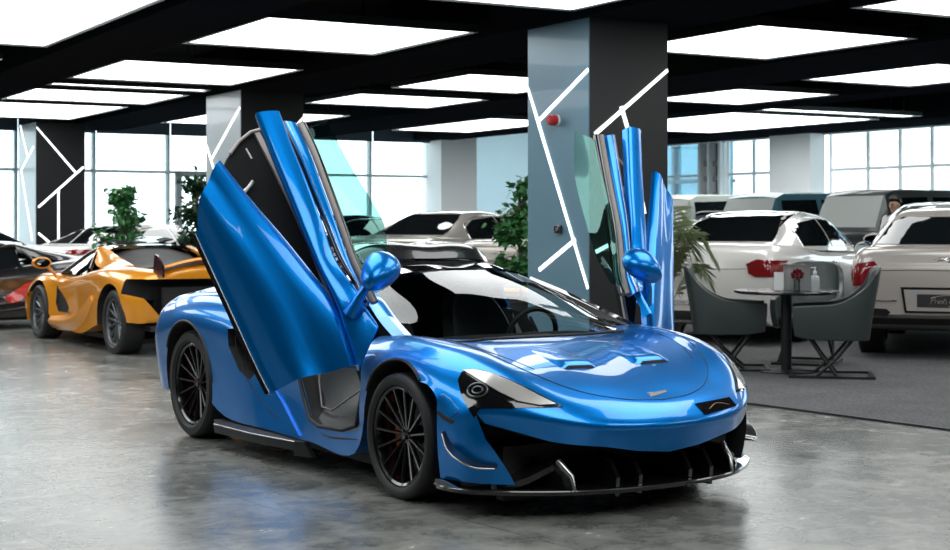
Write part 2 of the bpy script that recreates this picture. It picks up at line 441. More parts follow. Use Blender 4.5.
    for s in (-1, 1):
        dd = (-.80, -.55 * s, -.25)
        # headlamp: black bowl, pale reflector, inner rings
        hp = [(.48,.875,.647),(.475,.848,.684),(.511,.814,.70),(.577,.776,.694),(.687,.711,.656),(.796,.642,.604),(.905,.557,.538),(.852,.654,.534),(.762,.764,.53),(.648,.858,.523),(.631,.881,.48),(.59,.889,.524),(.531,.89,.585)]
        decal('headlight', tree, fl(hp, s), dd, M['lampblack'], car, .004, .006, .04)
        wp = [(.481,.84,.689),(.525,.811,.694),(.599,.768,.680),(.701,.709,.643),(.804,.648,.593),(.885,.583,.547),(.848,.651,.543),(.776,.727,.560),(.698,.777,.599),(.60,.815,.645)]
        decal('headlight_reflector', tree, fl(wp, s), dd, M['lampwhite'], car, .012, .006, .04)
        bm = bmesh.new()
        for r, cx in ((.036, .64), (.018, .64)):
            pts = []
            for k in range(20):
                a = 2 * PI * k / 20; p = Vector((.60, .838 * s, .605)) + Vector((.45 * math.cos(a), -.70 * s * math.cos(a), 0)) * r * 1.6 + Vector((0, 0, 1)) * math.sin(a) * r
                loc, nor, i, dist = tree.ray_cast(p - Vector(dd) * .5, Vector(dd), 2)
                if loc: pts.append(loc + nor * .006)
            if len(pts) > 3: tube(bm, pts, .0045, 6, closed=True)
        bmobj('headlight_ring', bm, M['rimgrey'], car, 60)
        # slim wing blades on the bumper corner
        cp = [(.46,.937,.392),(.506,.926,.329),(.583,.901,.279),(.655,.863,.252),(.72,.809,.247)]
        bm = bmesh.new(); c = spl(cp, 5); V = []
        for i, p in enumerate(c):
            w = .060 * math.sin(PI * (.12 + .76 * i / (len(c) - 1))) + .012
            p = Vector((p[0], p[1] * s, p[2])); n = Vector((.55, .83 * s, 0))
            V.append([bm.verts.new(q) for q in (p - n * .03, p + n * w, p + n * w + Vector((0, 0, .006)), p - n * .03 + Vector((0, 0, .02)))])
        for A, B in zip(V, V[1:]):
            for k in range(4): bm.faces.new((A[k], A[(k + 1) % 4], B[(k + 1) % 4], B[k]))
        bm.faces.new(V[0]); bm.faces.new(V[-1])
        dp = bmobj('dive_plane', bm, M['carbon'], car, 40)
        tubeobj('plane_edge', [Vector((p[0], p[1] * s, p[2])) + Vector((.55, .83 * s, 0)) * (.060 * math.sin(PI * (.12 + .76 * i / (len(c) - 1))) + .012) for i, p in enumerate(c)], .0045, M['silver'], dp)
        # wheel arch lips
        for x, z, r, y0 in ((0, .335, .378, .93), (-2.67, .36, .408, .955)):
            a0, a1 = (18, 152) if x == 0 else (5, 150)
            pts = [(x + r * math.cos(rad(a)), 0, z + r * math.sin(rad(a))) for a in range(a0, a1, 6)]
            seam('arch_lip', tree, fl(xz([(p[0], p[2]) for p in pts], 1.2), s), (0, -s, 0), M['mblack'], car, .009, 2, .2)
        decal('side_marker', tree, fl([(.405,1.1,.478),(.45,1.1,.455),(.51,1.1,.441),(.528,1.1,.457),(.458,1.1,.476),(.405,1.1,.498)], s), (0, -s, 0), M['mblack'], car, .003, .004, .05)
        seam('bumper_seam', tree, fl([(.528,1.1,.455),(.56,1.1,.475),(.60,1.1,.50)], s), (-.3, -s, 0), M['cabin'], car, .0025, 5)
        # hood creases and the pair of hood nostrils
        seam('hood_seam', tree, fl([(-.10,.72,1.1),(.20,.72,1.1),(.50,.64,1.1),(.72,.53,1.1),(.86,.38,1.1),(.945,.20,1.1),(.975,0,1.1)], s), (0, 0, -1), M['cabin'], car, .0028, 8, 0)
        seam('hood_seam', tree, fl([(-.06,.64,1.1),(.20,.65,1.1),(.42,.60,1.1),(.62,.52,1.1)], s), (0, 0, -1), M['cabin'], car, .0022, 8, 0)
        bm = bmesh.new()
        top = tree.ray_cast(Vector((.48, .22 * s, 2)), Vector((0, 0, -1)))[0].z
        f = lambda x, y: tree.ray_cast(Vector((x, y * s, 2)), Vector((0, 0, -1)))[0].z
        rows = []
        for x, h in ((.26,.0),(.38,.005),(.50,.013),(.60,.020),(.62,.0)):
            rows.append([(x + (.03 if j in (0, 6) else 0) * 0, y * s, f(x, y) + h * k - .001) for j, (y, k) in enumerate(((.12,0),(.15,.8),(.20,1),(.26,1),(.32,.8),(.36,0)))])
        G = surf(rows, 3, 3); bm, V = grid_bm(G); bmobj('hood_nostril', bm, M['blue'], car, 40)
        bm = bmesh.new(); prism(bm, [(.632,.15*s,f(.632,.15)+.002),(.626,.17*s,f(.626,.17)+.014),(.626,.31*s,f(.626,.31)+.014),(.632,.34*s,f(.632,.34)+.002)], (-.006,0,0)); bmobj('nostril_opening', bm, M['cabin'], car)
    # emblem and dark number panel with gold script
    decal('emblem', tree, [(.905,-.04,1),(.91,.0,1),(.90,.085,1),(.915,.08,1),(.93,.02,1),(.945,-.045,1),(.925,-.035,1)], (0, 0, -1), M['lampwhite'], car, .004, .004, .02)
    pl = decal('number_panel', tree, [(1.3,.177,.514),(1.3,.459,.522),(1.3,.479,.482),(1.3,.202,.463)], (-1, 0, 0), M['gblack'], car, .006, .006, .04)
    ln = [(1.3,.25,.488),(1.3,.28,.498),(1.3,.32,.508),(1.3,.37,.505),(1.3,.42,.494)]
    seam('gold_car_outline', bvh(pl), ln, (-1, 0, 0), mat('gold_print', (.45, .22, .10), .4), pl, .0022, 5)
    # ---- cabin: windscreen, roof, pillars
    ws = [
     [(.05,0,.765),(.045,.2,.765),(.01,.42,.768),(-.07,.60,.775),(-.20,.755,.79)],
     [(-.20,0,.905),(-.205,.2,.903),(-.235,.40,.895),(-.31,.57,.88),(-.43,.70,.865)],
     [(-.50,0,1.045),(-.505,.19,1.042),(-.53,.37,1.025),(-.59,.52,1.0),(-.68,.635,.965)],
     [(-.82,0,1.145),(-.825,.18,1.142),(-.85,.34,1.125),(-.90,.48,1.095),(-.97,.575,1.05)]]
    sheet('windscreen', ws, M['windscreen'], car, 5, 4, 0, True)
    roof = [
     [(-.80,0,1.148),(-.805,.18,1.145),(-.83,.34,1.128),(-.89,.49,1.095),(-.97,.585,1.045)],
     [(-1.1,0,1.185),(-1.1,.18,1.183),(-1.1,.36,1.165),(-1.12,.50,1.12),(-1.15,.60,1.04)],
     [(-1.5,0,1.185),(-1.5,.18,1.182),(-1.5,.36,1.16),(-1.5,.50,1.10),(-1.5,.62,1.0)],
     [(-2.0,0,1.12),(-2.0,.18,1.11),(-2.0,.36,1.08),(-2.0,.50,1.03),(-2.0,.66,.95)],
     [(-2.7,0,1.0),(-2.7,.18,.99),(-2.7,.36,.97),(-2.7,.50,.96),(-2.7,.70,.94)]]
    rf = sheet('roof', roof, M['roofglass'], car, 6, 4, .02, True)
    rt = bvh(rf)
    for s in (-1, 1):
        pil = [(-.16,.775,.79),(-.42,.725,.875),(-.70,.655,.972),(-.98,.60,1.05)]
        bm = bmesh.new(); P = spl(pil, 6)
        V = []
        for i, p in enumerate(P):
            p = Vector((p[0], p[1] * s, p[2])); w = .030
            V.append([bm.verts.new(p + Vector(q)) for q in ((-.03,.02*s,-.03),(.03,-.03*s,-.02),(.035,-.025*s,.012),(.0,.012*s,.028),(-.035,.045*s,.0))])
        for A, B in zip(V, V[1:]):
            for k in range(5): bm.faces.new((A[k], A[(k + 1) % 5], B[(k + 1) % 5], B[k]))
        bm.faces.new(V[0]); bm.faces.new(V[-1])
        bmobj('windscreen_pillar', bm, M['blue'] if s < 0 else M['gblack'], car, 50)
        sheet('rear_quarter_panel', [fl(r, s) for r in [
            [(-1.30,.625,1.02),(-1.35,.68,.95),(-1.38,.74,.88)],
            [(-1.6,.62,.99),(-1.65,.69,.93),(-1.65,.76,.88)],
            [(-2.1,.66,.955),(-2.1,.71,.95),(-2.1,.77,.93)]]], M['blue'], car, 5, 4, .02)
    tubeobj('wiper', [(.06,-.45,.80),(.075,-.1,.80),(.07,.25,.80),(.0,.55,.80)], .008, M['mblack'], car)
    tubeobj('wiper', [(.045,-.62,.79),(.04,-.3,.80),(.045,.0,.805)], .007, M['mblack'], car)
    sheet('cowl', [[(.085,0,.772),(.08,.3,.772),(.02,.5,.775),(-.10,.66,.785)],[(.02,0,.77),(.01,.3,.77),(-.04,.5,.77),(-.16,.66,.775)]], M['mblack'], car, 1, 4, .01, True)
    # roof scoop: a flat hood over a wide mouth, split by a centre rib
    sc = [
     [(-1.12,0,1.195),(-1.13,.20,1.195),(-1.16,.36,1.18),(-1.20,.44,1.165)],
     [(-1.17,0,1.262),(-1.18,.20,1.268),(-1.22,.36,1.255),(-1.28,.455,1.225)],
     [(-1.32,0,1.272),(-1.33,.20,1.292),(-1.38,.35,1.278),(-1.44,.45,1.225)],
     [(-1.75,0,1.255),(-1.75,.17,1.265),(-1.75,.30,1.25),(-1.75,.38,1.19)],
     [(-2.2,0,1.17),(-2.2,.12,1.17),(-2.2,.20,1.14),(-2.2,.26,1.07)]]
    sheet('roof_scoop', sc, M['carbon'], car, 5, 4, .015, True)
    # ---- inside
    dsh = [[(-.05,0,.76),(-.06,.4,.76),(-.25,.66,.76)],[(-.40,0,.78),(-.40,.4,.78),(-.45,.66,.76)],[(-.55,0,.72),(-.55,.4,.72),(-.58,.66,.70)],[(-.58,0,.5),(-.58,.4,.5),(-.58,.66,.5)]]
    sheet('dashboard', dsh, M['cabin'], car, 4, 3, .02, True)
    for s in (-1, 1):
        st = [[(-.70,.14,.34),(-.70,.22,.30),(-.70,.36,.29),(-.70,.50,.30),(-.70,.58,.34)],
              [(-1.0,.13,.36),(-1.0,.20,.30),(-1.0,.36,.28),(-1.0,.52,.30),(-1.0,.59,.36)],
              [(-1.20,.13,.45),(-1.22,.20,.40),(-1.24,.36,.38),(-1.22,.52,.40),(-1.20,.59,.45)],
              [(-1.18,.10,.70),(-1.27,.20,.70),(-1.30,.36,.70),(-1.27,.52,.70),(-1.18,.62,.70)],
              [(-1.28,.15,.90),(-1.34,.22,.90),(-1.36,.36,.90),(-1.34,.50,.90),(-1.28,.57,.90)],
              [(-1.35,.24,1.02),(-1.37,.28,1.03),(-1.38,.36,1.03),(-1.37,.44,1.03),(-1.35,.48,1.02)]]
        sheet('seat', [fl(r, s) for r in st], M['seat'], car, 4, 3, .07)
    bm = bmesh.new(); pts = [(-.62 + .05 * math.cos(a), .36 + .175 * math.sin(a), .74 + .165 * math.cos(a)) for a in [2 * PI * k / 24 for k in range(24)]]
    tube(bm, pts, .016, 8, closed=True); box(bm, (-.60,.36,.72), (.05,.12,.09), bev=.01)
    tube(bm, [(-.62,.19,.73),(-.62,.53,.73)], .014, 6); bmobj('steering_wheel', bm, M['mblack'], car)
    tubeobj('roll_hoop', [(-1.45,-.58,.6),(-1.45,-.52,1.0),(-1.42,-.3,1.09),(-1.42,.3,1.09),(-1.45,.52,1.0),(-1.45,.58,.6)], .025, M['cabin'], car)
    tubeobj('harness_bar', [(-.95,-.60,.78),(-1.25,-.35,.98)], .006, M['silver'], car)
    # tub sill seen through the open door
    for s in (-1, 1):
        sheet('door_sill', [fl(r, s) for r in [
            [(-.42,.62,.62),(-.42,.72,.44),(-.42,.80,.315),(-.42,.87,.285),(-.42,.905,.25)],
            [(-.60,.62,.52),(-.60,.72,.40),(-.60,.80,.30),(-.60,.87,.272),(-.60,.905,.235)],
            [(-.85,.62,.42),(-.85,.72,.36),(-.85,.80,.29),(-.85,.87,.262),(-.85,.905,.225)],
            [(-1.02,.60,.55),(-1.04,.70,.45),(-1.05,.79,.36),(-1.06,.85,.33),(-1.07,.89,.30)],
            [(-1.16,.60,.85),(-1.2,.70,.72),(-1.22,.78,.60),(-1.25,.84,.52),(-1.27,.87,.46)]]], M['tub'], car, 4, 3, .01)
        tubeobj('door_seal', fl([(-.44,.89,.50),(-.47,.91,.32),(-.60,.92,.283),(-.88,.92,.273),(-1.0,.915,.30),(-1.12,.90,.45),(-1.26,.895,.66),(-1.33,.86,.80)], s), .012, M['mblack'], car)
        tubeobj('tub_trim', fl([(-.60,.68,.62),(-.72,.74,.48),(-.95,.80,.345),(-1.03,.82,.36),(-1.10,.80,.50),(-1.15,.76,.70)], s), .006, M['tan'], car)
        # side skirt
        bm = bmesh.new()
        prism(bm, fl([(-1.05,.91,.165),(-1.12,.955,.16),(-1.6,.985,.15),(-2.12,1.0,.15),(-2.22,.96,.17),(-2.2,.90,.17)], s), (0, 0, -.05))
        prism(bm, fl([(-1.05,.93,.165),(-1.12,.955,.16),(-1.12,.955,.08),(-1.0,.90,.08)], s), (0, -.03 * s, 0))
        bmobj('side_skirt', bm, M['mblack'], car)
        tubeobj('skirt_edge', fl([(-1.10,.958,.162),(-1.6,.988,.152),(-2.12,1.003,.152)], s), .005, M['silver'], car)
        decal('quarter_crease', tree, fl([(-1.50,1.1,.42),(-1.62,1.1,.40),(-1.30,1.1,.19),(-1.12,1.1,.19)], s), (0, -s, 0), M['blue'], car, .012, .014, .06)
        seam('quarter_seam', tree, fl([(-1.75,1.2,.86),(-1.95,1.2,.70),(-1.85,1.2,.48),(-1.62,1.2,.32),(-1.25,1.2,.21)], s), (0, -s, 0), M['cabin'], car, .003, 8)
    # wheels
    for x, s, R, rr, W in ((0,-1,.322,.252,.225),(0,1,.322,.252,.225),(-2.67,-1,.352,.262,.285),(-2.67,1,.352,.262,.285)):
        make_wheel(R, W, rr, M['rim'], 15, car, (x, (.94 - W / 2) * s, R), s, caliper=M['caliper'])
    # tail
    decal('tail_mesh', tree, [(-3.6,-.6,.78),(-3.6,.6,.78),(-3.6,.6,.5),(-3.6,-.6,.5)], (1, 0, 0), M['mblack'], car, .004, .004, .08, 1.5)
    doors(car); return car
def doors(car):
    for s in (-1, 1):       # points written for the right-hand door (y<0), mirrored for the left
        k = -s
        Fm = lambda pts: [(p[0], p[1] * k, p[2]) for p in pts]
        up = [(-.873,-1.536,1.732),(-.743,-1.404,1.511),(-.624,-1.28,1.32),(-.527,-1.181,1.155),(-.453,-1.107,1.024),(-.397,-1.059,.893),(-.359,-1.032,.778),(-.323,-1.01,.659)]
        fo = [(-.889,-1.604,1.554),(-.808,-1.536,1.362),(-.737,-1.476,1.192),(-.672,-1.42,1.039),(-.607,-1.364,.887),(-.553,-1.321,.752),(-.51,-1.284,.648),(-.475,-1.249,.586)]
        lo = [(-.88,-1.642,1.351),(-.829,-1.602,1.224),(-.779,-1.561,1.097),(-.729,-1.52,.971),(-.679,-1.48,.845),(-.63,-1.44,.72),(-.586,-1.403,.611),(-.546,-1.37,.519)]
        n = Vector((.815,-.562,.143))
        net = []
        for i, (u, f, l) in enumerate(zip(up, fo, lo)):
            u, f, l = Vector(u), Vector(f), Vector(l)
            q = math.sin(PI * min(1, (i + .6) / 7.5))
            net.append([u - n * .02, u, u.lerp(f, .5) + n * (.035 * q + .012), f + n * .055, f.lerp(l, .4) + n * .03, f.lerp(l, .75) + n * .005, l - n * .005, l - n * .05])
        net = [[(p.x, p.y * k, p.z) for p in r] for r in net]
        if k == 1: dl = 'open right-hand door'
        dr = sheet('door', net, M['blue'], car, 5, 4, .02, smooth=30)
        c = dr
        # black rocker strip along the lower edge
        bm = bmesh.new(); V = []
        for l in lo:
            l = Vector(l); w = Vector((-.012,-.035,-.008))
            V.append([bm.verts.new(Fm([p])[0]) for p in (l, l + w, l + w - n * .05, l - n * .09)])
        for A, B in zip(V, V[1:]):
            for j in range(4): bm.faces.new((A[j], A[(j + 1) % 4], B[(j + 1) % 4], B[j]))
        bm.faces.new(V[0]); bm.faces.new(V[-1]); bmobj('rocker_strip', bm, M['gblack'], c, 30)
        tubeobj('strip_line', Fm([Vector(l) + n * .004 + Vector((-.004,-.014,0)) for l in lo]), .004, M['silver'], c)
        # dark inner channel panel
        ch = [(-1.019,-1.442,1.689),(-1.039,-1.397,1.768),(-1.052,-1.337,1.842),(-1.059,-1.262,1.911),(-1.045,-1.183,1.935),(-.866,-1.105,1.581),(-.696,-1.033,1.241),(-.588,-.987,1.026),(-.407,-.933,.648),(-.423,-.985,.65),(-.60,-1.12,.70),(-.72,-1.25,.95),(-.90,-1.46,1.40)]
        bm = bmesh.new(); prism(bm, Fm(ch), (-.03, 0, -.01)); bmobj('door_inner_panel', bm, mat('soft_black', (.012,.012,.012), .8, spec=.15), c, 30)
        tl = [(-1.058,-1.244,1.923),(-.889,-1.149,1.603),(-.735,-1.074,1.301),(-.607,-1.025,1.042),(-.506,-.988,.836),(-.418,-.969,.649)]
        bm = bmesh.new(); V = []
        for p in spl(tl, 5):
            p = Vector(p); V.append([bm.verts.new(Fm([q])[0]) for q in (p, p + Vector((.012,.03,0)), p + Vector((.03,.03,0)), p + Vector((.02,0,0)))])
        for A, B in zip(V, V[1:]):
            for j in range(4): bm.faces.new((A[j], A[(j + 1) % 4], B[(j + 1) % 4], B[j]))
        bm.faces.new(V[0]); bm.faces.new(V[-1]); bmobj('door_seal_strip', bm, M['tan'], c, 30)
        tubeobj('seal_top', Fm([(-1.03,-1.39,1.79),(-1.045,-1.33,1.86),(-1.04,-1.26,1.915),(-1.03,-1.21,1.93)]), .010, M['tan'], c)
        tubeobj('latch', Fm([(-.925,-1.30,1.64),(-.93,-1.33,1.60),(-.925,-1.37,1.565)]), [.010,.010,.016], M['latchwhite'], c)
        tubeobj('latch', Fm([(-.985,-1.315,1.82),(-.965,-1.29,1.765)]), .005, M['latchwhite'], c)
        # upper blade
        bl = [(-.793,-1.345,2.003),(-.709,-1.285,1.77),(-.617,-1.224,1.538),(-.53,-1.167,1.314),(-.476,-1.125,1.177),(-.412,-1.075,1.025),(-.345,-1.034,.838),(-.28,-1.0,.650)]
        br = [(-.767,-1.221,2.017),(-.708,-1.179,1.843),(-.628,-1.123,1.631),(-.549,-1.074,1.416),(-.488,-1.022,1.212),(-.42,-.972,1.096),(-.315,-.950,.988),(-.20,-.930,.878)]
        nb = Vector((.86,-.30,.40)); net = []
        for i, (a, b) in enumerate(zip(bl, br)):
            a, b = Vector(a), Vector(b); h = .012
            net.append([a - nb * .05, a, a.lerp(b, .33) + nb * h, a.lerp(b, .7) + nb * h * .9, b, b - nb * .05])
        net = [[(p.x, p.y * k, p.z) for p in r] for r in net]
        sheet('door_blade', net, M['blue'], c, 5, 4, .012, smooth=40)
        s1 = [(-.833,-1.158,1.969),(-.756,-1.124,1.83),(-.651,-1.081,1.61),(-.548,-1.038,1.394),(-.476,-.998,1.223),(-.411,-.955,1.107),(-.32,-.93,1.0)]
        s2 = [(-.829,-1.087,1.96),(-.751,-1.054,1.821),(-.636,-1.016,1.59),(-.535,-.985,1.383),(-.463,-.951,1.202),(-.41,-.92,1.09),(-.34,-.90,.985)]
        net = []
        for a, b in zip(s1, s2):
            a, b = Vector(a), Vector(b); net.append([a - nb * .05, a, a.lerp(b, .5) + nb * .008, b, b - nb * .04])
        sheet('window_frame', [[(p.x, p.y * k, p.z) for p in r] for r in net], M['blue'], c, 5, 3, .012, smooth=40)
        for off, mm in ((.0, 'gblack'), (1, 'silver')):
            pts = [Vector(a).lerp(Vector(b), -.12 + .30 * off) + nb * (-.012 if not off else .002) for a, b in zip(s1, s2)]
            tubeobj('frame_trim', Fm(spl(pts, 4)), .010 if not off else .004, M[mm], c)
        tubeobj('window_seal', Fm(spl([Vector(b) + Vector((-.01,.028,0)) for b in s2], 4)), .018, M['tan'], c)
        tubeobj('window_channel', Fm(spl([Vector(b) + Vector((-.03,.05,0)) for b in s2], 4)), .022, M['gblack'], c)
        # side window
        ol = [(-.834,-1.05,1.915),(-.735,-1.01,1.76),(-.625,-.98,1.55),(-.53,-.945,1.34),(-.46,-.91,1.17),(-.38,-.88,1.02)]
        oi = [(-.862,-.871,1.982),(-.759,-.787,1.733),(-.64,-.735,1.56),(-.527,-.703,1.399),(-.46,-.724,1.209),(-.394,-.781,1.05)]
        net = []
        for a, b in zip(ol, oi):
            a, b = Vector(a), Vector(b); net.append([a, a.lerp(b, .5) + nb * .01, b])
        sheet('side_window', [[(p.x, p.y * k, p.z) for p in r] for r in net], M['doorglass'], c, 4, 4, .004)
        # mirror: stalk and shell
        bm = bmesh.new(); tube(bm, Fm([(-.352,-1.0,.93),(-.30,-.985,1.02),(-.27,-.94,1.10)]), [.050,.028,.024], 10); bmobj('mirror_stalk', bm, M['blue'], c, 50)
        bm = bmesh.new(); bmesh.ops.create_uvsphere(bm, u_segments=28, v_segments=18, radius=1)
        for v in bm.verts:
            x, y, z = v.co
            if x < -.35: x = -.35 + (x + .35) * .15       # flat glass side faces the cabin
            v.co = Vector((x * .08, y * .135 * (1 - .15 * z), z * .095 * (1 + .25 * y)))
        R = Matrix.Rotation(rad(-28) , 4, 'Y') @ Matrix.Rotation(rad(38), 4, 'X')
        bmesh.ops.transform(bm, matrix=Matrix.Translation((-.245,-.90,1.155)) @ R, verts=bm.verts)
        for v in bm.verts: v.co.y *= k
        ms = bmobj('mirror_shell', bm, M['blue'], c, 60)
blue_car()
# ------------------------------------------------------------------ the showroom shell
# room frame: (v, u) = across, along; the room is turned 30 degrees to the camera
RT = rad(30)
RM = Matrix.Rotation(RT, 4, 'Z')
def WR(v, u, z=0): return RM @ Vector((v, u, z))
def rbox(name, v0, v1, u0, u1, z0, z1, m, parent=None, bev=0):
    bm = bmesh.new(); box(bm, ((v0 + v1) / 2, (u0 + u1) / 2, (z0 + z1) / 2), (v1 - v0, u1 - u0, z1 - z0), bev=bev)
    bmesh.ops.transform(bm, matrix=RM, verts=bm.verts)
    return bmobj(name, bm, m, parent, 30)
def rb(bm, v0, v1, u0, u1, z0, z1):
    n = len(bm.verts); box(bm, ((v0 + v1) / 2, (u0 + u1) / 2, (z0 + z1) / 2), (v1 - v0, u1 - u0, z1 - z0))
    bm.verts.ensure_lookup_table(); bmesh.ops.transform(bm, matrix=RM, verts=bm.verts[n:])
def floor_mat():
    m, nt, b = nodes('polished_concrete_tile')
    L = nt.links.new
    tc = nt.nodes.new('ShaderNodeTexCoord'); mp = nt.nodes.new('ShaderNodeMapping'); mp.inputs['Rotation'].default_value = (0, 0, rad(-36.5))
    L(tc.outputs['Object'], mp.inputs['Vector'])
    n1 = nt.nodes.new('ShaderNodeTexNoise'); n1.inputs['Scale'].default_value = .9; n1.inputs['Detail'].default_value = 9; n1.inputs['Roughness'].default_value = .62; n1.inputs['Distortion'].default_value = .6
    n2 = nt.nodes.new('ShaderNodeTexNoise'); n2.inputs['Scale'].default_value = 4.2; n2.inputs['Detail'].default_value = 8; n2.inputs['Roughness'].default_value = .7; n2.inputs['Distortion'].default_value = .4
    br = nt.nodes.new('ShaderNodeTexBrick'); br.offset = .5
    br.inputs['Scale'].default_value = 1; br.inputs['Brick Width'].default_value = 1.2; br.inputs['Row Height'].default_value = 1.2
    br.inputs['Mortar Size'].default_value = .004; br.inputs['Mortar Smooth'].default_value = .2
    br.inputs['Color1'].default_value = (.9, .9, .9, 1); br.inputs['Color2'].default_value = (1.1, 1.1, 1.1, 1); br.inputs['Mortar'].default_value = (.6, .6, .6, 1)
    for n in (n1, n2, br): L(mp.outputs[0], n.inputs['Vector'])
    ad = nt.nodes.new('ShaderNodeMath'); ad.operation = 'MULTIPLY_ADD'; ad.inputs[1].default_value = .55
    L(n2.outputs['Fac'], ad.inputs[0]); sc = nt.nodes.new('ShaderNodeMath'); sc.operation = 'MULTIPLY'; sc.inputs[1].default_value = .45
    L(n1.outputs['Fac'], sc.inputs[0]); L(sc.outputs[0], ad.inputs[2])
    cr = nt.nodes.new('ShaderNodeValToRGB'); e = cr.color_ramp.elements
    e[0].position = .36; e[0].color = (.050, .056, .052, 1); e[1].position = .62; e[1].color = (.27, .27, .25, 1)
    L(ad.outputs[0], cr.inputs[0])
    mx = nt.nodes.new('ShaderNodeMix'); mx.data_type = 'RGBA'; mx.blend_type = 'MULTIPLY'; mx.inputs[0].default_value = 1
    L(cr.outputs[0], mx.inputs[6]); L(br.outputs['Color'], mx.inputs[7]); L(mx.outputs[2], b.inputs['Base Color'])
    rr = nt.nodes.new('ShaderNodeMapRange'); rr.inputs['To Min'].default_value = .14; rr.inputs['To Max'].default_value = .34
    L(n2.outputs['Fac'], rr.inputs['Value']); L(rr.outputs[0], b.inputs['Roughness'])
    b.inputs['Specular IOR Level'].default_value = .5
    return m
def carpet_mat():
    m, nt, b = nodes('grey_carpet_pile'); L = nt.links.new
    tc = nt.nodes.new('ShaderNodeTexCoord')
    n = nt.nodes.new('ShaderNodeTexNoise'); n.inputs['Scale'].default_value = 55; n.inputs['Detail'].default_value = 6; n.inputs['Roughness'].default_value = .8
    n2 = nt.nodes.new('ShaderNodeTexNoise'); n2.inputs['Scale'].default_value = 2.2; n2.inputs['Detail'].default_value = 4
    for q in (n, n2): L(tc.outputs['Object'], q.inputs['Vector'])
    cr = nt.nodes.new('ShaderNodeValToRGB'); e = cr.color_ramp.elements
    e[0].position = .38; e[0].color = (.05, .05, .052, 1); e[1].position = .62; e[1].color = (.20, .20, .205, 1)
    L(n.outputs['Fac'], cr.inputs[0])
    mx = nt.nodes.new('ShaderNodeMix'); mx.data_type = 'RGBA'; mx.blend_type = 'MULTIPLY'; mx.inputs[0].default_value = .5
    L(cr.outputs[0], mx.inputs[6]); L(n2.outputs['Fac'], mx.inputs[7]); L(mx.outputs[2], b.inputs['Base Color'])
    bp = nt.nodes.new('ShaderNodeBump'); bp.inputs['Strength'].default_value = .5; L(n.outputs['Fac'], bp.inputs['Height']); L(bp.outputs[0], b.inputs['Normal'])
    b.inputs['Roughness'].default_value = .95
    return m
M['wallwhite'] = mat('white_wall_paint', (.93, .95, .96), .55)
M['walldark'] = mat('charcoal_wall_paint', (.04, .042, .045), .6)
M['ceiling'] = mat('black_ceiling_paint', (.005, .006, .008), .8, spec=.1, bump=(3, .3))
M['beam'] = mat('black_ceiling_beam', (.012, .014, .018), .9, spec=.0)
M['rail'] = mat('dark_metal_rail', (.03, .033, .038), .35, .5)
M['lamp'] = mat('ceiling_diffuser', (.9, .9, .9), .5, emit=(.97, 1, 1), es=3.4)
M['led'] = mat('led_strip_light', (1, 1, 1), .5, emit=(.96, 1, 1), es=1.6)
M['colgrey'] = mat('blue_grey_panel', (.12, .235, .31), .38, .2, .2)
M['colpale'] = mat('pale_grey_panel', (.40, .46, .50), .4, .2, .2)
M['coldark'] = mat('charcoal_panel', (.022, .023, .024), .45)
M['colblack'] = mat('black_panel', (.007, .008, .009), .5, spec=.25)
M['mullion'] = mat('pale_window_frame', (.70, .82, .86), .5)
M['whiteframe'] = mat('white_window_frame', (.90, .95, .97), .5)
M['pane'] = glass_mat('window_pane', (.95, .99, 1.0), .35)
M['blind'] = mat('blue_grey_blind', (.07, .11, .15), .7)
M['bluebuild'] = mat('blue_curtain_wall', (.05, .20, .32), .15, .3, vary=(.3, (.16, .42, .55)))
M['palebuild'] = mat('pale_facade', (.75, .80, .80), .7)
M['pave'] = mat('pale_paving', (.80, .81, .80), .8)
# floor: one slab of tile and the carpet field on the right
bm = bmesh.new(); rb(bm, -14, 24, -9, 32, -.3, 0); struct(bmobj('floor', bm, floor_mat(), None, 30))
# carpet (edge runs along a line measured on the floor)
e0 = Vector((2.10, 11.685, 0)); ed = Vector((-1.12, 1.515, 0)).normalized()
A = e0 - ed * 14; B = e0 + ed * 7.5
C_ = WR(22.6, 30.9); 
bm = bmesh.new(); prism(bm, [A, B, WR(9.5, 30.9), C_, WR(22.6, -4)], (0, 0, .012)); cp = bmobj('carpet', bm, carpet_mat(), None, 30)
tag(cp, 'grey carpet laid over the right half of the showroom floor', 'carpet'); cp['kind'] = 'structure'
bm = bmesh.new(); n = Vector((ed.y, -ed.x, 0))
prism(bm, [A - n * .012, B - n * .012, B + n * .012, A + n * .012], (0, 0, .016)); o = bmobj('trim_1', bm, M['rail'], None, 30); struct(o)
struct(rbox('ceiling', -14, 24, -9, 32, 4.0, 4.2, M['ceiling']))
struct(rbox('wall_left', -14.2, -14, -9, 32, 0, 4.0, M['walldark']))
struct(rbox('wall_near', -14, 24, -9.2, -9, 0, 4.0, M['walldark']))
# back wall: glazing bays, white block and white wall
m = bpy.data.materials.new('translucent_white_wall'); m.use_nodes = True; nt = m.node_tree; nt.nodes.clear()
o_ = nt.nodes.new('ShaderNodeOutputMaterial'); ad = nt.nodes.new('ShaderNodeMixShader'); ad.inputs[0].default_value = .35
tl_ = nt.nodes.new('ShaderNodeBsdfTranslucent'); tl_.inputs[0].default_value = (.62, .72, .76, 1); df = nt.nodes.new('ShaderNodeBsdfDiffuse'); df.inputs[0].default_value = (.8, .85, .88, 1)
nt.links.new(tl_.outputs[0], ad.inputs[1]); nt.links.new(df.outputs[0], ad.inputs[2]); nt.links.new(ad.outputs[0], o_.inputs[0]); M['wallbacklit'] = m
struct(rbox('window_40', 17.6, 22.75, 31.1, 31.13, 0, 4.0, M['wallbacklit']))  # white wall made translucent so daylight from outside brightens it
struct(rbox('wall_pier', 16.65, 17.6, 30.4, 31.3, 0, 4.0, M['wallwhite']))
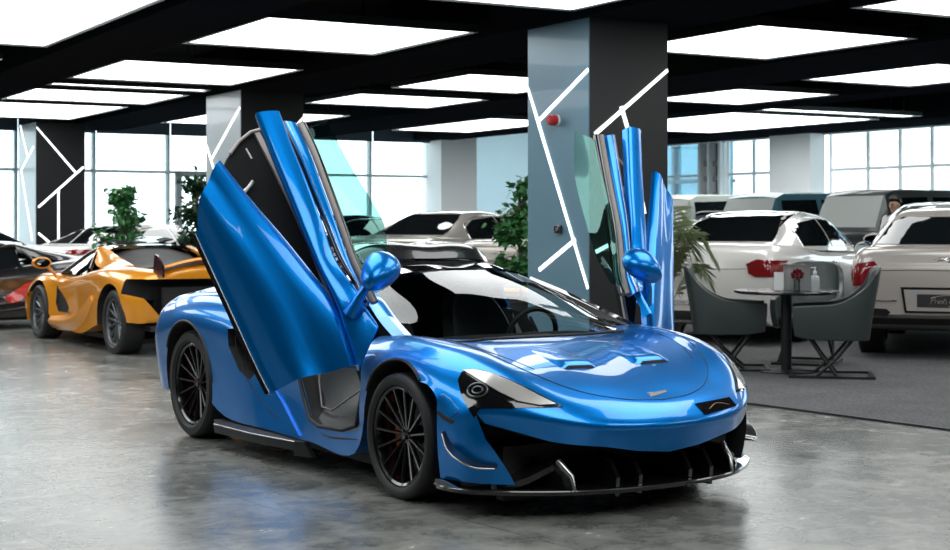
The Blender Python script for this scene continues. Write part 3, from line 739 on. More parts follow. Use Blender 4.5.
def bay(k, along, a0, a1, base, zsplit, mm, zt=3.9, out=.0):
    dp = .08 if along == 'v' else .025
    """one glazing bay: frame (mullion, rails) with its pane"""
    bm = bmesh.new(); w = .03
    def q(b_, x0, x1, z0, z1, d=.06):
        if along == 'v': rb(b_, x0, x1, base - d, base + d, z0, z1)
        else: rb(b_, base - d, base + d, x0, x1, z0, z1)
    q(bm, a0 - w, a0 + w, 0, zt, dp); q(bm, a1 - w, a1 + w, 0, zt, dp * .95)
    for z in (.05, zsplit, zt - .05): q(bm, a0 + w, a1 - w, z - .03, z + .03, dp * .8)
    fr = bmobj('window_%d' % k, bm, mm, None, 30); struct(fr)
    bm = bmesh.new(); q(bm, a0 + w, a1 - w, .08, zt - .08, .006)
    bmobj('pane', bm, M['pane'], fr, 30); return fr
wk = 1
vv = 7.17
a = [vv + 1.6 * i for i in range(-1, 7)]
struct(rbox('wall_back_left', -14, 5.54, 31.0, 31.3, 0, 4.0, M['walldark']))
for x0, x1 in zip(a, a[1:]): 
    if x1 < 16.8: bay(wk, 'v', x0, x1, 31.15, 2.5, M['mullion']); wk += 1
for x0, x1 in zip(a, a[1:]):
    if -12 < x0 and x1 < 16.8: struct(rbox('trim_%d' % (wk + int(x0 * 10) % 7 + 20), x0 + .02, x1 - .02, 30.95, 30.99, 3.28, 3.9, M['blind']))
for x0, x1 in ((20.6, 21.25), (21.25, 22.1), (22.1, 23.0), (23.0, 24.1), (25.5, 26.6), (26.6, 27.5), (28.35, 30.9), (18.8, 20.6), (17, 18.8), (15.2, 17), (13.4, 15.2), (11.6, 13.4)):
    bay(wk, 'u', x0, x1, 22.75, 2.55, M['whiteframe']); wk += 1
struct(rbox('wall_right', 22.65, 22.95, -9, 11.6, 0, 4.0, M['wallwhite']))
struct(rbox('trim_1', 22.2, 22.62, 24.15, 25.45, 0, 3.9, M['wallwhite']))
struct(rbox('trim_2', 22.55, 22.66, 11.6, 30.9, 3.30, 3.38, M['whiteframe']))
struct(rbox('trim_3', 22.60, 22.70, 27.5, 27.62, 0, 3.9, M['whiteframe']))
# louvred stack between white posts
bm = bmesh.new()
for u in (27.56, 27.95, 28.3): rb(bm, 22.5, 22.7, u - .045, u + .045, 0, 3.9)
lv = bmobj('window_%d' % wk, bm, M['whiteframe'], None, 30); struct(lv); wk += 1
bm = bmesh.new(); rb(bm, 22.72, 22.8, 27.6, 28.26, 0, 3.9); bmobj('louvre_back', bm, M['coldark'], lv, 30)
bm = bmesh.new()
for z in (.3, .8, 1.3, 1.65, 2.0, 2.4, 2.75): rb(bm, 22.6, 22.7, 27.6, 28.26, z, z + .12)
bmobj('louvre_blade', bm, mat('beige_louvre', (.35, .35, .32), .6), lv, 30)
bm = bmesh.new()
for x0, x1, z0, z1 in ((10.5, 10.62, 0, 2.5), (11.95, 12.07, 0, 2.5), (10.5, 12.07, 2.40, 2.52), (10.62, 11.95, 0, .12)): rb(bm, x0, x1, 30.93, 31.06, z0, z1)
dr_ = bmobj('door_1', bm, mat('grey_door_frame', (.30, .36, .39), .5), None, 30); struct(dr_)
bm = bmesh.new(); rb(bm, 10.7, 10.74, 30.86, 30.90, .9, 1.3); bmobj('door_handle', bm, M['rail'], dr_, 30)
# ceiling beams run along u, with lower rails across
for i, (v0, v1) in enumerate(((-9.3,-8.4),(-4.6,-3.6),(.3,1.5),(4.35,5.25),(7.85,9.15),(12.1,13.85),(16.2,16.95),(20.9,22.6))):
    struct(rbox('trim_%d' % (i + 4), v0, v1, -8.9, 30.9, 3.33, 3.999, M['beam']))
for i, u in enumerate((11.6, 16.7, 20.3, 24.3, 28.6)):
    struct(rbox('trim_%d' % (i + 14), -13.9, 22.5, u - .10, u + .10, 3.52, 3.72, M['beam']))
# luminous ceiling panels
def panel(v0, v1, u0, u1, label):
    c = WR((v0 + v1) / 2, (u0 + u1) / 2, 0)
    t = thing('ceiling_light', label, 'ceiling light', (c.x, c.y, 3.36), RT, 'luminous ceiling panels')
    w, d = v1 - v0, u1 - u0
    bm = bmesh.new()
    for s in (-1, 1):
        box(bm, (s * (w / 2 + .02), 0, .03), (.04, d + .08, .08)); box(bm, (0, s * (d / 2 + .02), .03), (w, .04, .08))
    box(bm, (0, 0, .062), (w, d, .012))
    for s in (-1, 1):
        for q in (-1, 1): box(bm, (s * w * .4, q * d * .4, .36), (.015, .015, .60))
    bmobj('frame', bm, M['rail'], t, 30)
    boxobj('diffuser', (0, 0, .018), (w, d, .03), M['lamp'], t)
P = [(1.9,4.15,12.0,16.7),(5.4,7.63,9.1,11.45),(5.4,7.63,13.25,15.6),(5.35,7.6,17.6,20.1),(5.35,7.6,20.95,21.25),(5.35,7.6,21.95,24.0),
 (9.75,11.9,7.6,10.0),(9.8,11.9,11.38,13.7),(9.75,11.8,17.0,19.2),(9.8,12.0,20.4,22.4),(14.05,16.05,13.05,15.4),(14.2,16.1,16.95,19.2),
 (17.1,20.6,19.55,19.95),(17.1,20.6,20.6,25.5),(4.4+1,6.5+1,24.7,28.2),(1.6,4.0,24.7,28.2),(1.6,4.0,18.2,23.0),(9.3,11.6,24.7,28.2),(14.2,16.0,24.0,28.0),
 (14.05,16.05,9.2,11.5),(14.05,16.05,5.3,7.6),(9.8,11.9,3.6,6.0),(5.4,7.63,4.8,7.2),(1.9,4.15,6.3,10.6),(1.9,4.15,1.5,4.9),(5.4,7.6,.2,2.6),(-2.6,-.3,12,16.7),(-2.6,-.3,6.3,10.6),(-2.6,-.3,18.2,23.0),(9.8,11.9,-.6,2.0),(-7.5,-5.2,10,15),(-7.5,-5.2,18,23)]
PL = {0:'long bright ceiling panel at the upper left corner of the photo',1:'bright ceiling panel cut by the top edge of the photo, left of the big column',2:'large bright ceiling panel in front of the middle column, nearest of its row',3:'bright ceiling panel just before the middle column, second of its row',4:'thin bright ceiling strip behind the second panel at the left',5:'flat bright ceiling panel left of the middle column, beyond the thin strip',
 6:'bright ceiling panel cut by the upper right corner of the photo',7:'large bright ceiling panel right of the big column, nearest the camera there',8:'bright ceiling panel seen just left of the big column',9:'bright ceiling panel behind the one left of the big column',10:'bright ceiling panel at the right edge of the photo',11:'flat bright ceiling panel right of the big column, second above the white sedan',12:'thin bright ceiling strip above the glass wall at the right',13:'long low ceiling panel beside the big column above the glass wall'}
for i, p in enumerate(P): panel(*p, PL.get(i, 'square luminous panel hung under the black ceiling, one of the outlying ones'))
# small ceiling fittings
def dome(v, u, label):
    c = WR(v, u); t = thing('ceiling_camera', label, 'security camera', (c.x, c.y, 3.33))
    bm = bmesh.new(); lathe(bm, [(0,-.09),(.03,-.085),(.055,-.05),(.06,-.02),(.07,-.02),(.07,0),(0,0)], 20); bmobj('housing', bm, M['silver'], t, 40)
dome(8.6, 12.0, 'small round camera under the black beam right of the big column')
# ------------------------------------------------------------------ columns
def column(corner, lw, rw, mL, mR, linesL, linesR, label):
    t = thing('column', label, 'column', (corner[0], corner[1], 0), RT); t['kind'] = 'structure'
    bm = bmesh.new(); box(bm, (rw / 2, lw / 2, 1.665), (rw - .02, lw - .02, 3.33)); bmobj('shaft', bm, M['colblack'], t)
    boxobj('side_cladding', (.0, lw / 2, 1.665), (.02, lw, 3.33), mL, t)
    boxobj('front_cladding', (rw / 2, .0, 1.665), (rw, .02, 3.33), mR, t)
    for face, lines in (('L', linesL), ('R', linesR)):
        for ln in lines:
            bm = bmesh.new()
            for (a, z0), (b, z1) in zip(ln, ln[1:]):
                d = Vector((b - a, z1 - z0)); n = Vector((-d.y, d.x)).normalized() * .018
                q = [(a - n.x, z0 - n.y), (b - n.x, z1 - n.y), (b + n.x, z1 + n.y), (a + n.x, z0 + n.y)]
                if face == 'L': prism(bm, [(-.0101, min(max(y, 0), lw), z) for y, z in q], (-.012, 0, 0))
                else: prism(bm, [(min(max(x, 0), rw), -.0101, z) for x, z in q], (0, -.012, 0))
            bmobj('led_strip', bm, M['led'], t, 30)
    return t
column((1.07, 14.0), 1.07, .90, M['colgrey'], M['coldark'],
 [[(1.07,2.75),(.87,2.4),(.0,.8)],[(.0,2.84),(.85,2.42)],[(.22,1.25),(.85,.95)]],
 [[(.9,2.88),(.05,2.24)],[(.35,2.51),(.44,2.26),(.62,1.5)],[(.06,1.14),(.2,1.2)]], 'big square column with grey and charcoal faces and slanting light strips, behind the blue car')
column((-3.37, 21.6), 1.42, .97, M['colpale'], M['colblack'],
 [[(.0,3.07),(1.2,2.36)],[(1.42,2.6),(1.07,2.21),(.04,1.02)]], [[(.97,2.96),(.76,2.73),(.0,1.89)],[(.45,2.33),(.29,1.31)]], 'pale grey and charcoal column standing behind the raised right-hand door')
column((-8.34, 28.5), 1.36, .93, M['colpale'], M['colblack'],
 [[(1.2,3.33),(.63,2.73)],[(.15,2.86),(1.12,2.45),(.23,1.08)]], [[(.0,3.23),(.74,2.39)],[(.9,2.49),(.04,1.71)],[(.42,2.04),(.42,1.08)],[(.04,1.22),(.26,1.03)]], 'far dark column with bright angular light lines at the left windows')
# fittings on the near column's grey face
def onface(t0, z, out=.02): 
    p = Vector((1.07, 14.0, 0)) + Vector((-.5, .866, 0)) * t0 + Vector((-.866, -.5, 0)) * out; return (p.x, p.y, z)
t = thing('alarm_sounder', 'red and white alarm sounder on the grey face of the big column', 'alarm', onface(.53, 2.40, .012), RT)
bm = bmesh.new(); lathe(bm, [(0,0),(.055,0),(.055,.014),(.045,.02),(0,.02)], 24, Matrix.Rotation(-PI / 2, 4, 'Y')); bmobj('base', bm, mat('white_plastic', (.7,.7,.7), .4), t)
bm = bmesh.new(); lathe(bm, [(0,.02),(.05,.02),(.055,.04),(.05,.095),(.03,.11),(0,.11)], 24, Matrix.Rotation(-PI / 2, 4, 'Y')); bmobj('lens', bm, mat('red_plastic', (.45,.02,.02), .3), t)
t = thing('access_reader', 'small black reader fixed low on the grey face of the big column', 'reader', onface(.49, 1.35, .012), RT)
boxobj('housing', (-.02, 0, 0), (.04, .10, .08), M['gblack'], t, .008)
bm = bmesh.new(); lathe(bm, [(0,0),(.018,0),(.018,.012),(0,.012)], 16, Matrix.Translation((-.041, -.015, 0)) @ Matrix.Rotation(-PI / 2, 4, 'Y')); bmobj('lens', bm, M['silver'], t)
# ------------------------------------------------------------------ outside
def block(name, label, cat, v0, v1, u0, u1, z1, m, win=None):
    t = thing(name, label, cat, (0, 0, 0), 0); o = rbox('facade', v0, v1, u0, u1, -.25, z1, m, t); return t
g = rbox('paving', -60, 90, 32.2, 120, -.5, -.26, M['pave']); tag(g, 'pale paving outside beyond the showroom windows', 'paving'); g['kind'] = 'structure'
g = rbox('paving', 24.2, 90, -20, 32, -.5, -.26, M['pave']); tag(g, 'pale paving outside the glass wall at the right', 'paving'); g['kind'] = 'structure'
def tower(v0, v1, u0, u1, z1, label):
    t = thing('office_building', label, 'building', (0, 0, 0)); rbox('facade', v0, v1, u0, u1, -.25, z1, M['bluebuild'], t)
    bm = bmesh.new()
    k = u0
    while k < u1: rb(bm, v0 - .12, v0, k, k + .12, -.2, z1); k += 1.4
    k = v0
    while k < v1: rb(bm, k, k + .12, u0 - .12, u0, -.2, z1); k += 1.4
    k = .9
    while k < z1: rb(bm, v0 - .1, v0, u0, u1, k, k + .1); rb(bm, v0, v1, u0 - .1, u0, k, k + .1); k += 1.6
    bmobj('mullion_grid', bm, M['blind'], t, 30)
tower(25.5, 26.3, 31.6, 38, 9, 'blue glass office block outside, beside the louvred window stack')
tower(27.5, 34, 22.9, 24.7, 9, 'blue glass office block outside, at the right edge of the photo')
w = bpy.data.worlds.new('overcast_daylight'); SC.world = w; w.use_nodes = True
nt = w.node_tree; bg = nt.nodes['Background']; bg.inputs[0].default_value = (.86, .97, 1.0, 1); bg.inputs[1].default_value = 2.6
# ------------------------------------------------------------------ road cars (front towards +x, origin on the floor at mid length)
def road_car(name, label, cat, loc, rotz, sp, group=None):
    car = thing(name, label, cat, loc, rotz, group)
    W = sp['w']
    net = []
    for x, w, zt, zs, zb in sp['body']:
        y = W * w
        net.append([(x,0,zt),(x,y*.45,zt-.004),(x,y*.74,zt-.012),(x,y*.90,zt-.035),(x,y*.975,zs),(x,y,(zs+.52)/2 if zs>.6 else zs-.08),(x,y*.99,.50 if zb<.45 else zb+.08),(x,y*.95,zb)])
    body = volume('body', net, sp['paint'], car, 4, 3)
    tree = bvh(body)
    cuts = []
    for x in sp['axles']:
        for s in (-1, 1): cuts.append(cyl_y(x, (W - .33) * s, (W + .2) * s, sp['R'] + .005, sp['R'] + .045, 32))
    cut(body, cuts, M['mblack'])
    cab = sheet('cabin', [[(x, 0, z), (x, yr * .55, z - .01 * (z > sp['belt'] + .2)), (x, yr, z - .035 * (z > sp['belt'] + .2)), (x2, (yr + yb) / 2 + .03, (z + zb) / 2), (x2, yb, zb)] for x, x2, yr, yb, z, zb in sp['cab']], sp.get('roof', sp['paint']), car, *sp.get('div', (5, 4)), .02, True)
    ct = bvh(cab)
    for nm, poly, d, m in sp['glass']:   # panes
        if abs(d[1]) > .5:
            for s in (-1, 1): decal(nm, ct, [(p[0], 1.6 * s, p[1]) for p in poly], (0, -s, d[2]), m, car, .007, .004, .05, 2, .2)
        else: decal(nm, ct, [(d[0] * -4, p[0], p[1]) if d[2] == 0 else (d[0] * -4, p[0], p[1] - d[2] * 4) for p in poly], d, m, car, .007, .004, .05, 8, .2)
    for mi, (nm, poly, d, m) in enumerate(sp['marks']):
        if abs(d[1]) > .5:
            for s in (-1, 1): decal(nm, tree, [(p[0], 1.6 * s, p[1]) for p in poly], (0, -s, 0), m, car, .006, .006, .03 if nm == 'lamp_lens' else .12, 2, .2)
        elif poly[0][0] > 0 and nm.endswith('_light'):
            for s in (-1, 1): decal(nm.replace('tip_light', 'tip'), tree, [(d[0] * -4, p[0] * s, p[1]) for p in poly], (d[0], 0, 0), m, car, .010, .012, .03, 3, .2)
        else: decal(nm, tree, [(d[0] * -4, p[0], p[1]) for p in poly], d, m, car, .006 + .005 * mi, .006, .06, 3, .2)
    for nm, pts, d, m, r in sp['seams']:
        for s in (-1, 1): seam(nm, tree if nm != 'window_trim' else ct, [(p[0], 1.6 * s, p[1]) for p in pts] if abs(d[1]) > .5 else [(d[0] * -4, p[0] * s, p[1]) for p in pts], (d[0], -s if abs(d[1]) > .5 else 0, 0), M[m], car, r, 5, .2)
    for s in (-1, 1):
        mx, my, mz = sp['mirror']
        bm = bmesh.new(); bmesh.ops.create_uvsphere(bm, u_segments=16, v_segments=10, radius=1)
        for v in bm.verts: v.co = Vector((max(v.co.x, -.4) * .10 + mx, v.co.y * .13 + my * s, v.co.z * .09 + mz))
        tube(bm, [(mx + .02, (my - .2) * s, mz - .10), (mx, (my - .08) * s, mz - .03)], .03, 8)
        bmobj('mirror', bm, sp['paint'], car, 60)
        bm = bmesh.new(); lathe(bm, [(0, 0), (.075, 0), (.078, .004), (0, .004)], 20, Matrix.Translation((mx - .042, my * s, mz)) @ Matrix.Rotation(-PI / 2, 4, 'Y') @ Matrix.Diagonal((.8, 1.4, 1, 1)))
        bmobj('mirror_glass', bm, M['mirrorglass'], car, 60)
    for x in sp['axles']:
        for s in (-1, 1): make_wheel(sp['R'], .27, sp['R'] * .70, M['rimgrey'], 10, car, (x, (W - .16) * s, sp['R']), s, style='multi')
    return car
def sedan(paint, roofm=None, z=1.0, plate=False):
    W = .97
    return dict(w=W, paint=paint, roof=roofm or paint, R=.36, axles=(1.72, -1.58), belt=1.02 * z, mirror=(.72, 1.0, 1.08 * z),
     body=[(2.66,.80,.60,.52,.30),(2.60,.90,.80,.66,.22),(2.3,.97,.92*z,.80*z,.18),(1.7,1.0,.99*z,.88*z,.18),(1.0,1.0,1.05*z,.95*z,.18),(0,.99,1.08*z,.99*z,.18),(-1.0,1.0,1.11*z,1.02*z,.18),(-1.6,1.01,1.16*z,1.05*z,.20),(-2.1,.99,1.17*z,1.04*z,.22),(-2.5,.95,1.16*z,1.02*z,.24),(-2.64,.92,1.10*z,.98*z,.28),(-2.68,.88,.98*z,.86*z,.36)],
     cab=[(1.15,1.1,.62,.84,1.06*z,1.0*z),(.75,.8,.62,.88,1.28*z,1.03*z),(.30,.4,.58,.90,1.49*z,1.05*z),(-.2,-.1,.58,.90,1.555*z,1.06*z),(-.8,-.8,.57,.90,1.55*z,1.08*z),(-1.25,-1.35,.55,.88,1.45*z,1.10*z),(-1.65,-1.8,.56,.84,1.28*z,1.10*z),(-2.0,-2.15,.56,.78,1.14*z,1.10*z)],
     glass=[('rear_window', [(-.62,1.19*z),(-.52,1.43*z),(-.44,1.50*z),(.44,1.50*z),(.52,1.43*z),(.62,1.19*z)], (1,0,0), M['darkglass']),
            ('windscreen', [(-.66,1.08*z),(-.55,1.46*z),(.55,1.46*z),(.66,1.08*z)], (-1,0,0), M['darkglass']),
            ('side_window', [(-1.42,1.13*z),(-1.34,1.30*z),(-1.05,1.41*z),(-.40,1.46*z),(-.36,1.12*z)], (0,1,0), M['darkglass']),
            ('side_window', [(-.30,1.12*z),(-.34,1.46*z),(.15,1.44*z),(.45,1.34*z),(.80,1.12*z)], (0,1,0), M['darkglass'])],
     marks=[('tail_light', [(.60,.95),(.62,.84),(.70,.80),(.93,.80),(.94,.98),(.72,1.00)], (1,0,0), M['redlight']),
            ('lamp_lens', [(-2.70,.80),(-2.50,.84),(-2.42,.93),(-2.50,.99),(-2.70,.98)], (0,1,0), M['redlight']),
            ('bumper_slot', [(-.75,.52),(.75,.52),(.70,.47),(-.70,.47)], (1,0,0), M['chrome']),
            ('lower_bumper', [(-.80,.40),(.80,.40),(.80,.30),(-.80,.30)], (1,0,0), M['mblack']),
            ('grille', [(-.45,.72),(.45,.72),(.48,.40),(-.48,.40)], (-1,0,0), M['gblack']),
            ('head_light', [(.55,.75),(.85,.72),(.84,.58),(.55,.62)], (-1,0,0), M['lampwhite'])],
     seams=[('trunk_seam', [(.0,.885),(.3,.885),(.60,.89)], (1,0,0), 'mblack', .003),
            ('door_seam', [(-.33,1.02*z),(-.33,.6),(-.35,.3)], (0,1,0), 'mblack', .003),
            ('door_seam', [(.85,1.0*z),(.88,.7),(.84,.3)], (0,1,0), 'mblack', .003),
            ('window_trim', [(-1.42,1.12*z),(-1.36,1.30*z),(-1.05,1.43*z),(-.3,1.48*z),(.2,1.455*z),(.5,1.335*z),(.84,1.11*z)], (0,1,0), 'chrome', .009),
            ('door_handle', [(-.62,.93*z),(-.44,.93*z)], (0,1,0), 'chrome', .012)])
def suv(paint, roofm=None):
    W = .98
    return dict(w=W, paint=paint, roof=roofm or paint, R=.38, axles=(1.45, -1.50), belt=1.10, mirror=(.85, 1.03, 1.2),
     body=[(2.50,.82,.85,.70,.30),(2.42,.93,1.0,.86,.24),(2.1,.98,1.08,.96,.22),(1.4,1.0,1.13,1.02,.22),(.9,1.0,1.15,1.04,.22),(0,.99,1.16,1.06,.22),(-1.0,1.0,1.17,1.08,.22),(-1.6,1.02,1.18,1.08,.26),(-2.1,1.0,1.18,1.06,.30),(-2.36,.98,1.17,1.04,.36),(-2.46,.95,1.14,.98,.42),(-2.52,.90,.98,.88,.48)],
     cab=[(1.25,1.2,.66,.86,1.15,1.08),(.8,.85,.66,.90,1.42,1.10),(.35,.4,.62,.91,1.64,1.12),(-.2,-.1,.58,.88,1.63,1.13),(-1.0,-1.0,.55,.86,1.63,1.14),(-1.6,-1.6,.52,.84,1.59,1.15),(-2.05,-2.0,.50,.81,1.50,1.15),(-2.20,-2.15,.53,.81,1.36,1.15),(-2.36,-2.30,.60,.82,1.17,1.13)],
     glass=[('rear_window', [(-.72,1.19),(-.59,1.40),(-.47,1.47),(.47,1.47),(.59,1.40),(.72,1.19)], (1,0,0), M['darkglass']),
            ('windscreen', [(-.68,1.16),(-.58,1.60),(.58,1.60),(.68,1.16)], (-1,0,0), M['darkglass']),
            ('side_window', [(-2.0,1.22),(-1.9,1.45),(-1.6,1.58),(-.30,1.64),(-.26,1.20)], (0,1,0), M['darkglass']),
            ('side_window', [(-.20,1.20),(-.24,1.64),(.15,1.62),(.50,1.48),(.88,1.19)], (0,1,0), M['darkglass'])],
     marks=[('tail_light', [(.66,.92),(.68,.78),(.93,.76),(.96,.88),(.90,.99),(.72,1.02)], (1,0,0), M['redlight']),
            ('lamp_lens', [(-2.54,.77),(-2.30,.82),(-2.24,.90),(-2.34,.98),(-2.54,.99)], (0,1,0), M['redlight']),
            ('plate_recess', [(-.46,.76),(.46,.76),(.42,.50),(-.42,.50)], (1,0,0), M['gblack']),
            ('tailgate_centre', [(-.43,.735),(.43,.735),(.40,.52),(-.40,.52)], (1,0,0), sp_paint(paint)),
            ('number_plate', [(-.30,.69),(.30,.69),(.30,.56),(-.30,.56)], (1,0,0), M['mblack']),
            ('lower_bumper', [(-.90,.46),(.90,.46),(.84,.40),(-.84,.40)], (1,0,0), M['mblack']),
            ('head_light', [(.60,.90),(.86,.88),(.84,.72),(.60,.72)], (-1,0,0), M['lampwhite']), ('exhaust_tip_light', [(.56,.50),(.60,.535),(.72,.54),(.78,.51),(.74,.475),(.60,.47)], (1,0,0), M['gblack'])],
     seams=[('tailgate_seam', [(.0,.93),(.45,.93),(.66,.925)], (1,0,0), 'mblack', .004),
            ('bumper_trim', [(.50,.62),(.65,.615),(.80,.63)], (1,0,0), 'chrome', .010),
            ('tailgate_seam', [(.0,1.185),(.5,1.185),(.80,1.17)], (1,0,0), 'mblack', .004),
            ('window_trim', [(-2.02,1.2),(-1.93,1.46),(-1.6,1.60),(-.3,1.66),(.2,1.63),(.55,1.47),(.92,1.17)], (0,1,0), 'chrome', .010),
            ('door_seam', [(-.23,1.1),(-.23,.6),(-.25,.35)], (0,1,0), 'mblack', .003)])
def sp_paint(p): return p
def boxy(paint, roofm=None):
    """square-cut off-roader"""
    W = .95
    return dict(w=W, paint=paint, roof=roofm or paint, div=(1, 1), R=.40, axles=(1.35, -1.45), belt=1.25, mirror=(.95, 1.06, 1.38),
     body=[(2.12,.80,1.15,1.00,.45),(2.08,.93,1.20,1.08,.40),(1.9,.97,1.24,1.14,.40),(1.3,.98,1.27,1.17,.40),(.95,.99,1.28,1.18,.40),(0,1.0,1.28,1.20,.40),(-1.2,1.0,1.28,1.20,.40),(-2.0,.99,1.28,1.20,.42),(-2.15,.97,1.26,1.16,.44)],
     cab=[(1.02,.98,.70,.86,1.28,1.24),(.90,.90,.69,.86,1.60,1.24),(.78,.82,.68,.86,1.88,1.24),(.62,.62,.68,.86,1.955,1.24),(-.6,-.6,.69,.86,1.965,1.24),(-1.95,-1.95,.69,.86,1.955,1.24),(-2.08,-2.08,.69,.86,1.86,1.24),(-2.12,-2.12,.70,.86,1.55,1.24),(-2.14,-2.14,.72,.86,1.26,1.22)],
     glass=[('windscreen', [(-.70,1.34),(-.66,1.84),(.66,1.84),(.70,1.34)], (-1,0,0), M['paleglass']),
            ('rear_window', [(-.6,1.36),(-.58,1.80),(.58,1.80),(.6,1.36)], (1,0,0), M['darkglass']),
            ('side_window', [(.78,1.34),(.70,1.80),(-.06,1.82),(-.06,1.34)], (0,1,0), M['darkglass']),
            ('side_window', [(-.18,1.34),(-.18,1.82),(-.96,1.82),(-.96,1.34)], (0,1,0), M['darkglass']),
            ('side_window', [(-1.12,1.36),(-1.12,1.80),(-1.88,1.80),(-1.88,1.36)], (0,1,0), M['darkglass'])],
     marks=[('grille', [(-.42,1.08),(.42,1.08),(.42,.78),(-.42,.78)], (-1,0,0), M['gblack']),
            ('head_light', [(.55,1.04),(.78,1.04),(.80,.92),(.78,.80),(.55,.80),(.52,.92)], (-1,0,0), M['lampwhite']),
            ('tail_light', [(.70,.80),(.88,.80),(.88,.66),(.70,.66)], (1,0,0), M['redlight']),
            ('side_trim', [(1.8,.92),(1.8,.98),(-2.0,.98),(-2.0,.92)], (0,1,0), M['mblack'])],
     seams=[('door_seam', [(.86,1.2),(.86,.8),(.86,.5)], (0,1,0), 'mblack', .004),
            ('door_seam', [(-.12,1.2),(-.12,.8),(-.12,.5)], (0,1,0), 'mblack', .004),
            ('door_seam', [(-1.02,1.2),(-1.02,.8)], (0,1,0), 'mblack', .004),
            ('screen_wiper', [(.05,1.33),(.30,1.35),(.55,1.36)], (-1,0,0), 'mblack', .008)])
H30 = rad(60)
white = road_car('sedan', 'white four-door sedan seen from behind, beyond the round table', 'car', (3.89, 19.57, 0), H30, sedan(M['silverwhite']))
grey_suv = road_car('luxury_suv', 'warm grey luxury SUV seen from behind, cut by the right edge of the photo', 'car', (5.62, 17.45, 0), rad(70), suv(M['greige'], M['greige']))
road_car('sedan', 'champagne sedan seen from behind above the roof of the blue car', 'car', (-.1, 24.9, 0), H30, sedan(M['champagne'], z=1.03))
road_car('sedan', 'second champagne sedan, tucked behind the big column beside the leafy plant', 'car', (1.8, 22.9, 0), H30, sedan(M['champagne'], z=1.0))
road_car('sedan', 'dark sedan seen through the raised side window of the blue car', 'car', (-2.2, 26.9, 0), H30, sedan(M['carblack'], z=1.0))
road_car('sedan', 'pale sedan behind the orange car and the potted tree', 'car', (-5.6, 26.1, 0), H30, sedan(M['silverwhite'], z=.90))
road_car('sedan', 'dark sedan by the left windows, farthest car beyond the orange one', 'car', (-8.6, 25.0, 0), H30, sedan(M['carblack'], z=.88))
road_car('off_roader', 'dark grey boxy off-roader with a pale reflection coloured into its windscreen, right of the three off-roaders', 'car', (6.8, 24.5, 0), rad(208), boxy(M['darkgrey']), 'boxy off-roaders by the glass wall')
road_car('off_roader', 'teal blue boxy off-roader with a pale reflection coloured into its windscreen, middle of the three off-roaders', 'car', (5.6, 27.0, 0), rad(208), boxy(M['teal']), 'boxy off-roaders by the glass wall')
road_car('off_roader', 'pale grey boxy off-roader, left of the three off-roaders', 'car', (4.4, 29.1, 0), rad(208), boxy(M['palegreen']), 'boxy off-roaders by the glass wall')
# script on the near number plates and the boot
def script(parent, pts, m, r=.005, name='script'):
    bm = bmesh.new()
    for ln in pts: tube(bm, spl(ln, 5), r, 6)
    return bmobj(name, bm, m, parent, 60)
gold = mat('gold_lettering', (.55, .50, .42), .3, .6)
X = -2.56
plate = [c for c in grey_suv.children if c.name.startswith('number_plate')][0]
tb = bvh(plate)
def press(parent, tree, lines, m, r, name):
    bm = bmesh.new()
    for ln in lines:
        out = []
        for y, z in [(p[0], p[1]) for p in spl([(a, b, 0) for a, b in ln], 4)]:
            h = tree.ray_cast(Vector((-4, y, z)), Vector((1, 0, 0)))
            if h[0]: out.append(h[0])
        if len(out) > 1: tube(bm, out, r, 6)
    return bmobj(name, bm, m, parent, 60)
def word(s, y0, z0, h, slant=.25):
    """simple single-stroke script letters; y runs to the right when seen from behind (towards -y)"""
    G = {'P':[[(0,0),(.1,1)],[(0,.95),(.35,1.05),(.5,.75),(.3,.5),(.05,.5)]],'r':[[(0,0),(.1,.5),(.3,.45)]],'e':[[(0,.25),(.3,.3),(.25,.5),(.05,.4),(.05,.1),(.3,.05)]],'s':[[(.3,.45),(.05,.4),(.3,.15),(0,.02)]],
         't':[[(.15,.9),(.05,.1),(.2,0)],[(0,.6),(.3,.6)]],'i':[[(.05,.5),(.0,.05),(.12,0)]],'g':[[(.3,.5),(.05,.35),(.2,.05),(.3,.5),(.2,-.4),(0,-.3)]],'S':[[(.45,.9),(.2,1),(.05,.75),(.4,.35),(.25,0),(0,.1)]],'p':[[(0,-.4),(.08,.5)],[(.08,.45),(.3,.5),(.3,.15),(.05,.05)]],'c':[[(.3,.45),(.05,.4),(.05,.08),(.3,.05)]],'a':[[(.3,.45),(.05,.4),(.1,0),(.3,.45),(.32,0)]],'l':[[(.1,1),(.0,.1),(.12,0)]],'u':[[(0,.5),(.02,.05),(.25,.1),(.3,.5),(.3,0)]]}
    out = []; x = 0
    for ch in s:
        for ln in G[ch]: out.append([(y0 - (x + a + b * slant) * h, z0 + b * h) for a, b in ln])
        x += .62 if ch in 'PS' else .42
    return out
press(plate, tb, word('Prestige', .17, .595, .065) + [[(.17,.65),(.08,.675),(0,.68),(-.08,.67),(-.16,.645)]], gold, .0025, 'gold_script')
wb = bvh([c for c in white.children if c.name.startswith('body')][0])
press(white, wb, word('Speciale', .56, .985, .07), M['mblack'], .003, 'boot_script')
sb = bvh([c for c in grey_suv.children if c.name.startswith('body')][0])
press(grey_suv, sb, [[(.14,1.045),(.05,1.05),(.0,1.03),(-.05,1.05),(-.14,1.045)],[(.10,1.03),(.04,1.035)],[(-.10,1.03),(-.04,1.035)],[(0,1.06),(.025,1.04),(0,1.01),(-.025,1.04),(0,1.06)]], M['chrome'], .006, 'wing_badge')
